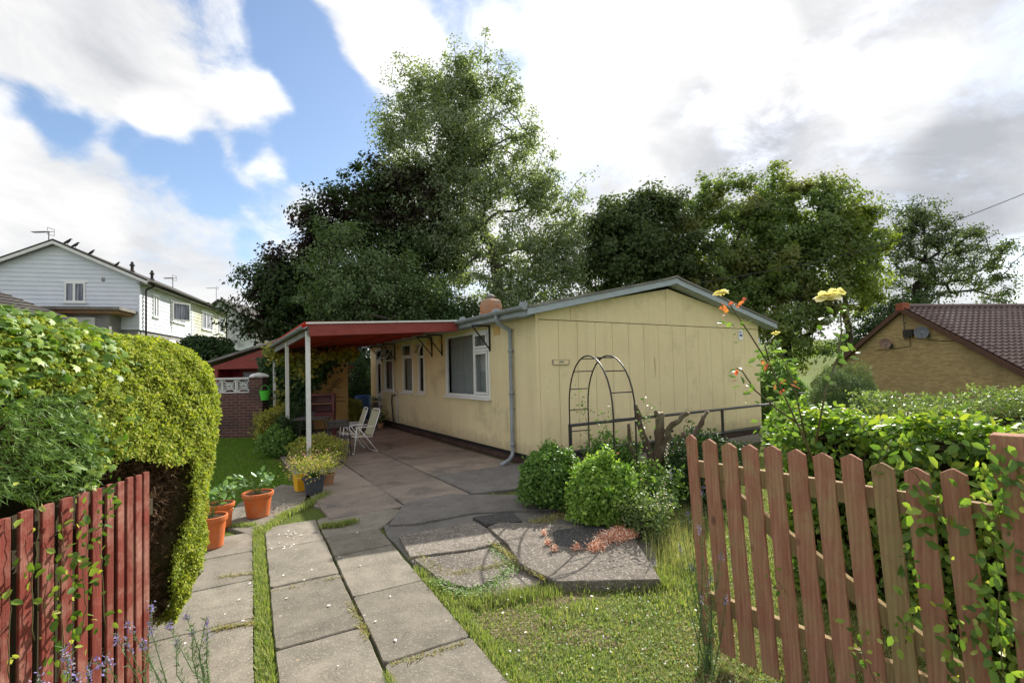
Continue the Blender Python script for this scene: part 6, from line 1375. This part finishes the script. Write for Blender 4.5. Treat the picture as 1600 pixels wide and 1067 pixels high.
spikes('tall feathery toadflax in front of the near end of the open gate', (.98, 2.50, 0), [D(x, y, Y_) for x, y, Y_ in ((1092,820,2.45),(1098,760,2.5),(1047,735,2.65),(1075,800,2.5),(1128,860,2.45),(1062,850,2.5),(1110,900,2.4),(1080,880,2.45),(1135,930,2.4),(1095,930,2.4))], L_lins, L_lav, nl=110, ls=.034, fr=.008, flen=.05)
spikes('pale flower spike rising beside the pruned shrub', (1.25, 4.2, 0), [D(x, y, 4.2) for x, y in ((1043,690),(1038,745),(1052,770),(1030,760))], L_lins, leafmat('pale_lilac', [(.6,.5,.6),(.75,.7,.7)], .3, .02), nl=40, ls=.04, fr=.014, flen=.2)
# ================================================================== GRASS
def field(n, x0, x1, y0, y1, pw=1.6):
    y = y0+(y1-y0)*rng.random(n)**pw; x = x0+(x1-x0)*rng.random(n); return np.stack([x, y, np.zeros(n)], 1)
def offpave(P, m=0):
    k = np.ones(len(P), bool)
    for pl in PAVE: k &= ~inpoly(P, pl)
    return P[k]
HB_ = [HL(0,-.1), HL(9,-.1), HL(9,11), HL(0,11)]
P = offpave(field(150000, -.5, 5.0, 1.9, 8.5, 1.7)); side = (P[:, 0]-O3.x)*pp.x+(P[:, 1]-O3.y)*pp.y
P = P[(side > -.02)]; P = P[~inpoly(P, HB_)]
thin = fbm2(P[:, 0], P[:, 1], 2.4, 3); bare = thin > .6
P = P[~bare | (rng.random(len(P)) < .18)]; v = fbm2(P[:, 0], P[:, 1], 3.1, 5)
far = P[:, 1] > 4.2
P_ = P; h = np.where(v[:] > .3, .040, .022)
dry = (rng.random(len(P)) < np.clip(.40+.4*fbm2(P[:, 0], P[:, 1], 2.0, 8), .05, .7))
o = grass('lawn_grass', P[~dry], h[~dry], L_grass, .0032, .8); tag(o, 'rough tufted lawn beside the path and behind the gate', 'grass', kind='stuff')
o = grass('dry_grass', P[dry], h[dry]*.8, L_straw, .0026, 1.4); tag(o, 'straw-coloured dry blades among the rough lawn', 'grass', kind='stuff')
Q = P[rng.random(len(P)) < .16]; Q = Q[(fbm2(Q[:, 0], Q[:, 1], 4., 9) > -.1) & (Q[:, 1] < 5)]; k = len(Q); Q[:, 2] = .012+.02*rng.random(k)
o = leaves('clover', 'oval', Q, rnd(k)*.35+np.array([0,0,1]), rnd(k)*np.array([1,1,.1]), ivals(k, .009, .018), L_clover, None); tag(o, 'clover and small weeds in the rough lawn', 'ground cover', kind='stuff')
Q = Q[rng.random(k) < .05]; k = len(Q); Q[:, 2] += .025; o = leaves('clover_flowers', 'ivy', np.repeat(Q, 3, 0), rnd(3*k)+np.array([0,0,1]), rnd(3*k), ivals(3*k, .006, .011), m_daisy, None); tag(o, 'white clover heads scattered in the rough lawn', 'flowers', kind='stuff')
k = 16000; Q = offpave(field(k, -.5, 3.0, 1.9, 5.2, 1.4)); Q = Q[(((Q[:, 0]-O3.x)*pp.x+(Q[:, 1]-O3.y)*pp.y) > .02) & (fbm2(Q[:, 0], Q[:, 1], 2.4, 3) > -.3)]; k = len(Q); Q[:, 2] = .006+.014*rng.random(k)
o = leaves('dead_thatch', 'needle', Q, rnd(k)*.4+np.array([0,0,1]), rnd(k)*np.array([1,1,.15]), ivals(k, .015, .045), leafmat('thatch', [(.30,.22,.12),(.42,.34,.2),(.22,.15,.08),(.5,.42,.28)], .15, .02, .7), None); tag(o, 'dead grass and litter on the worn lawn', 'litter', kind='stuff')
# left lawn
P = offpave(field(90000, -9, -2.6, 5.0, 12.4, 1.1)); P = P[P[:, 0] < -2.9-.42*(P[:, 1]-5)*.0]; l0 = HL(-3.45, -2), HL(-3.45, 9); P = P[((P[:, 0]-l0[0].x)*hb.y-(P[:, 1]-l0[0].y)*hb.x) < 0]
o = grass('mown_lawn', P, .035, L_lawn, .006, .6); tag(o, 'smooth shaded lawn between hedge and brick wall', 'grass', kind='stuff')
# seams between slabs
def seam(a0, a1, l0_, l1_, n, h, dense=None):
    a = a0+(a1-a0)*rng.random(n); l = l0_+(l1_-l0_)*rng.random(n); P = np.array([pth(x, y) for x, y in zip(a, l)]); P[:, 2] = .0; return P
S1 = [seam(-1.125, -1.035, -2, 3.5, 9000, 0), seam(-.545, -.505, -1, .35, 1800, 0), seam(-.0, .10, -2, 1.6, 3600, 0)]
def strip(pp_, w, n, z=.0):
    out = []
    for (a, b) in zip(pp_[:-1], pp_[1:]):
        A, B = np.array(G(*a, z)), np.array(G(*b, z)); k = int(n/(len(pp_)-1)); t = rng.random((k, 1)); out.append(A*(1-t)+B*t+rnd(k)*np.array([w, w, 0]))
    return np.concatenate(out)
S1 += [strip([(408,834),(440,808),(480,790),(510,772)], .035, 1800, .02), strip([(505,824),(530,822),(556,816)], .022, 900, .03), strip([(360,824),(400,822)], .02, 300, .02), strip([(1010,800),(1045,860),(1075,960)], .12, 1800, 0)]
P = np.concatenate(S1); o = grass('seam_grass', P, .05, L_grass, .0032, .7); tag(o, 'grass growing in the joints between the path slabs', 'grass', kind='stuff')
P = np.concatenate([strip([(334,986),(365,981),(397,976)], .012, 260, .02), strip([(614,1041),(670,1026),(726,1007)], .008, 160, .02), strip([(345,903),(395,897)], .01, 90, .02), strip([(425,926),(480,915),(537,902)], .006, 70, .02), strip([(545,945),(562,975),(575,1000)], .012, 260, .02), strip([(655,870),(700,900),(760,890),(800,880),(840,895)], .03, 900, .03), strip([(770,850),(820,885),(850,905)], .015, 500, .05), strip([(830,818),(900,800)], .06, 700, .03)])
o = grass('seam_straw', P, .025, L_straw, .004, 1.5); tag(o, 'dry weeds in the cracks of the broken slabs', 'weeds', kind='stuff')
P = strip([(680,905),(720,925),(770,915),(800,885),(770,850)], .04, 900, .05); k = len(P); o = leaves('crack_weeds', 'oval', P, rnd(k)*.4+np.array([0,0,1]), rnd(k), ivals(k, .012, .025), L_clover, None); tag(o, 'creeping green weeds across the broken slabs', 'weeds', kind='stuff')
# tall seeding grass and weeds between shrub and gate
P = np.concatenate([strip([(1010,815),(1050,850),(1075,900)], .12, 1300), strip([(1040,800),(1090,830)], .15, 500)])
o = grass('tall_grass', P, .2, leafmat('pale_seed_grass', [(.3,.32,.14),(.42,.38,.22),(.22,.27,.1)], .4, .04), .0013, .5); tag(o, 'pale seeding grass between the bright shrub and the gate', 'grass', kind='stuff')
# grass tufts against the right side of the broken slab
P = np.concatenate([strip([(870,915),(950,912),(1010,915),(1045,915)], .05, 3500), strip([(720,945),(800,935),(870,925)], .05, 1600)])
o = grass('edge_grass', P, .06, L_grass, .003, .7); tag(o, 'longer grass along the front edge of the broken slabs', 'grass', kind='stuff')
# sedum
def blobs(spots, n, z): return np.concatenate([np.stack([np.array(G(x, y, z))[0]+rng.normal(size=k)*s, np.array(G(x, y, z))[1]+rng.normal(size=k)*s*.8, z+.025*np.abs(rng.normal(size=k))], 1) for x, y, s, k in spots])
P = blobs([(955,842,.06,2400),(975,838,.05,2000),(965,832,.04,900),(935,853,.035,700),(900,858,.02,250),(850,835,.012,130),(856,850,.015,140),(865,860,.015,110),(930,858,.04,400)], 0, .082)
k = len(P); e = leaves('sedum', 'oval', P, rnd(k)*.6+np.array([0,0,.8]), rnd(k), ivals(k, .008, .018), m_sedum, None); tag(e, 'coral-red stonecrop spreading over the broken slab by the bright shrub', 'stonecrop', kind='stuff')
P = np.concatenate([blobs([(445,850,.10,16),(455,835,.06,14),(600,825,.3,10),(500,900,.4,10),(620,960,.4,10),(980,930,.3,8),(760,930,.4,12),(360,960,.2,6),(420,790,.3,10)], 0, .037)]); P[:, 2] = .038; P = P[rng.random(len(P)) < .8]
k = len(P); e = leaves('fallen_petals', 'oval', P, rnd(k)*.1+np.array([0,0,1]), rnd(k)*np.array([1,1,0]), ivals(k, .012, .03), m_daisy, None); tag(e, 'white fallen petals scattered on the path slabs', 'petals', kind='stuff')
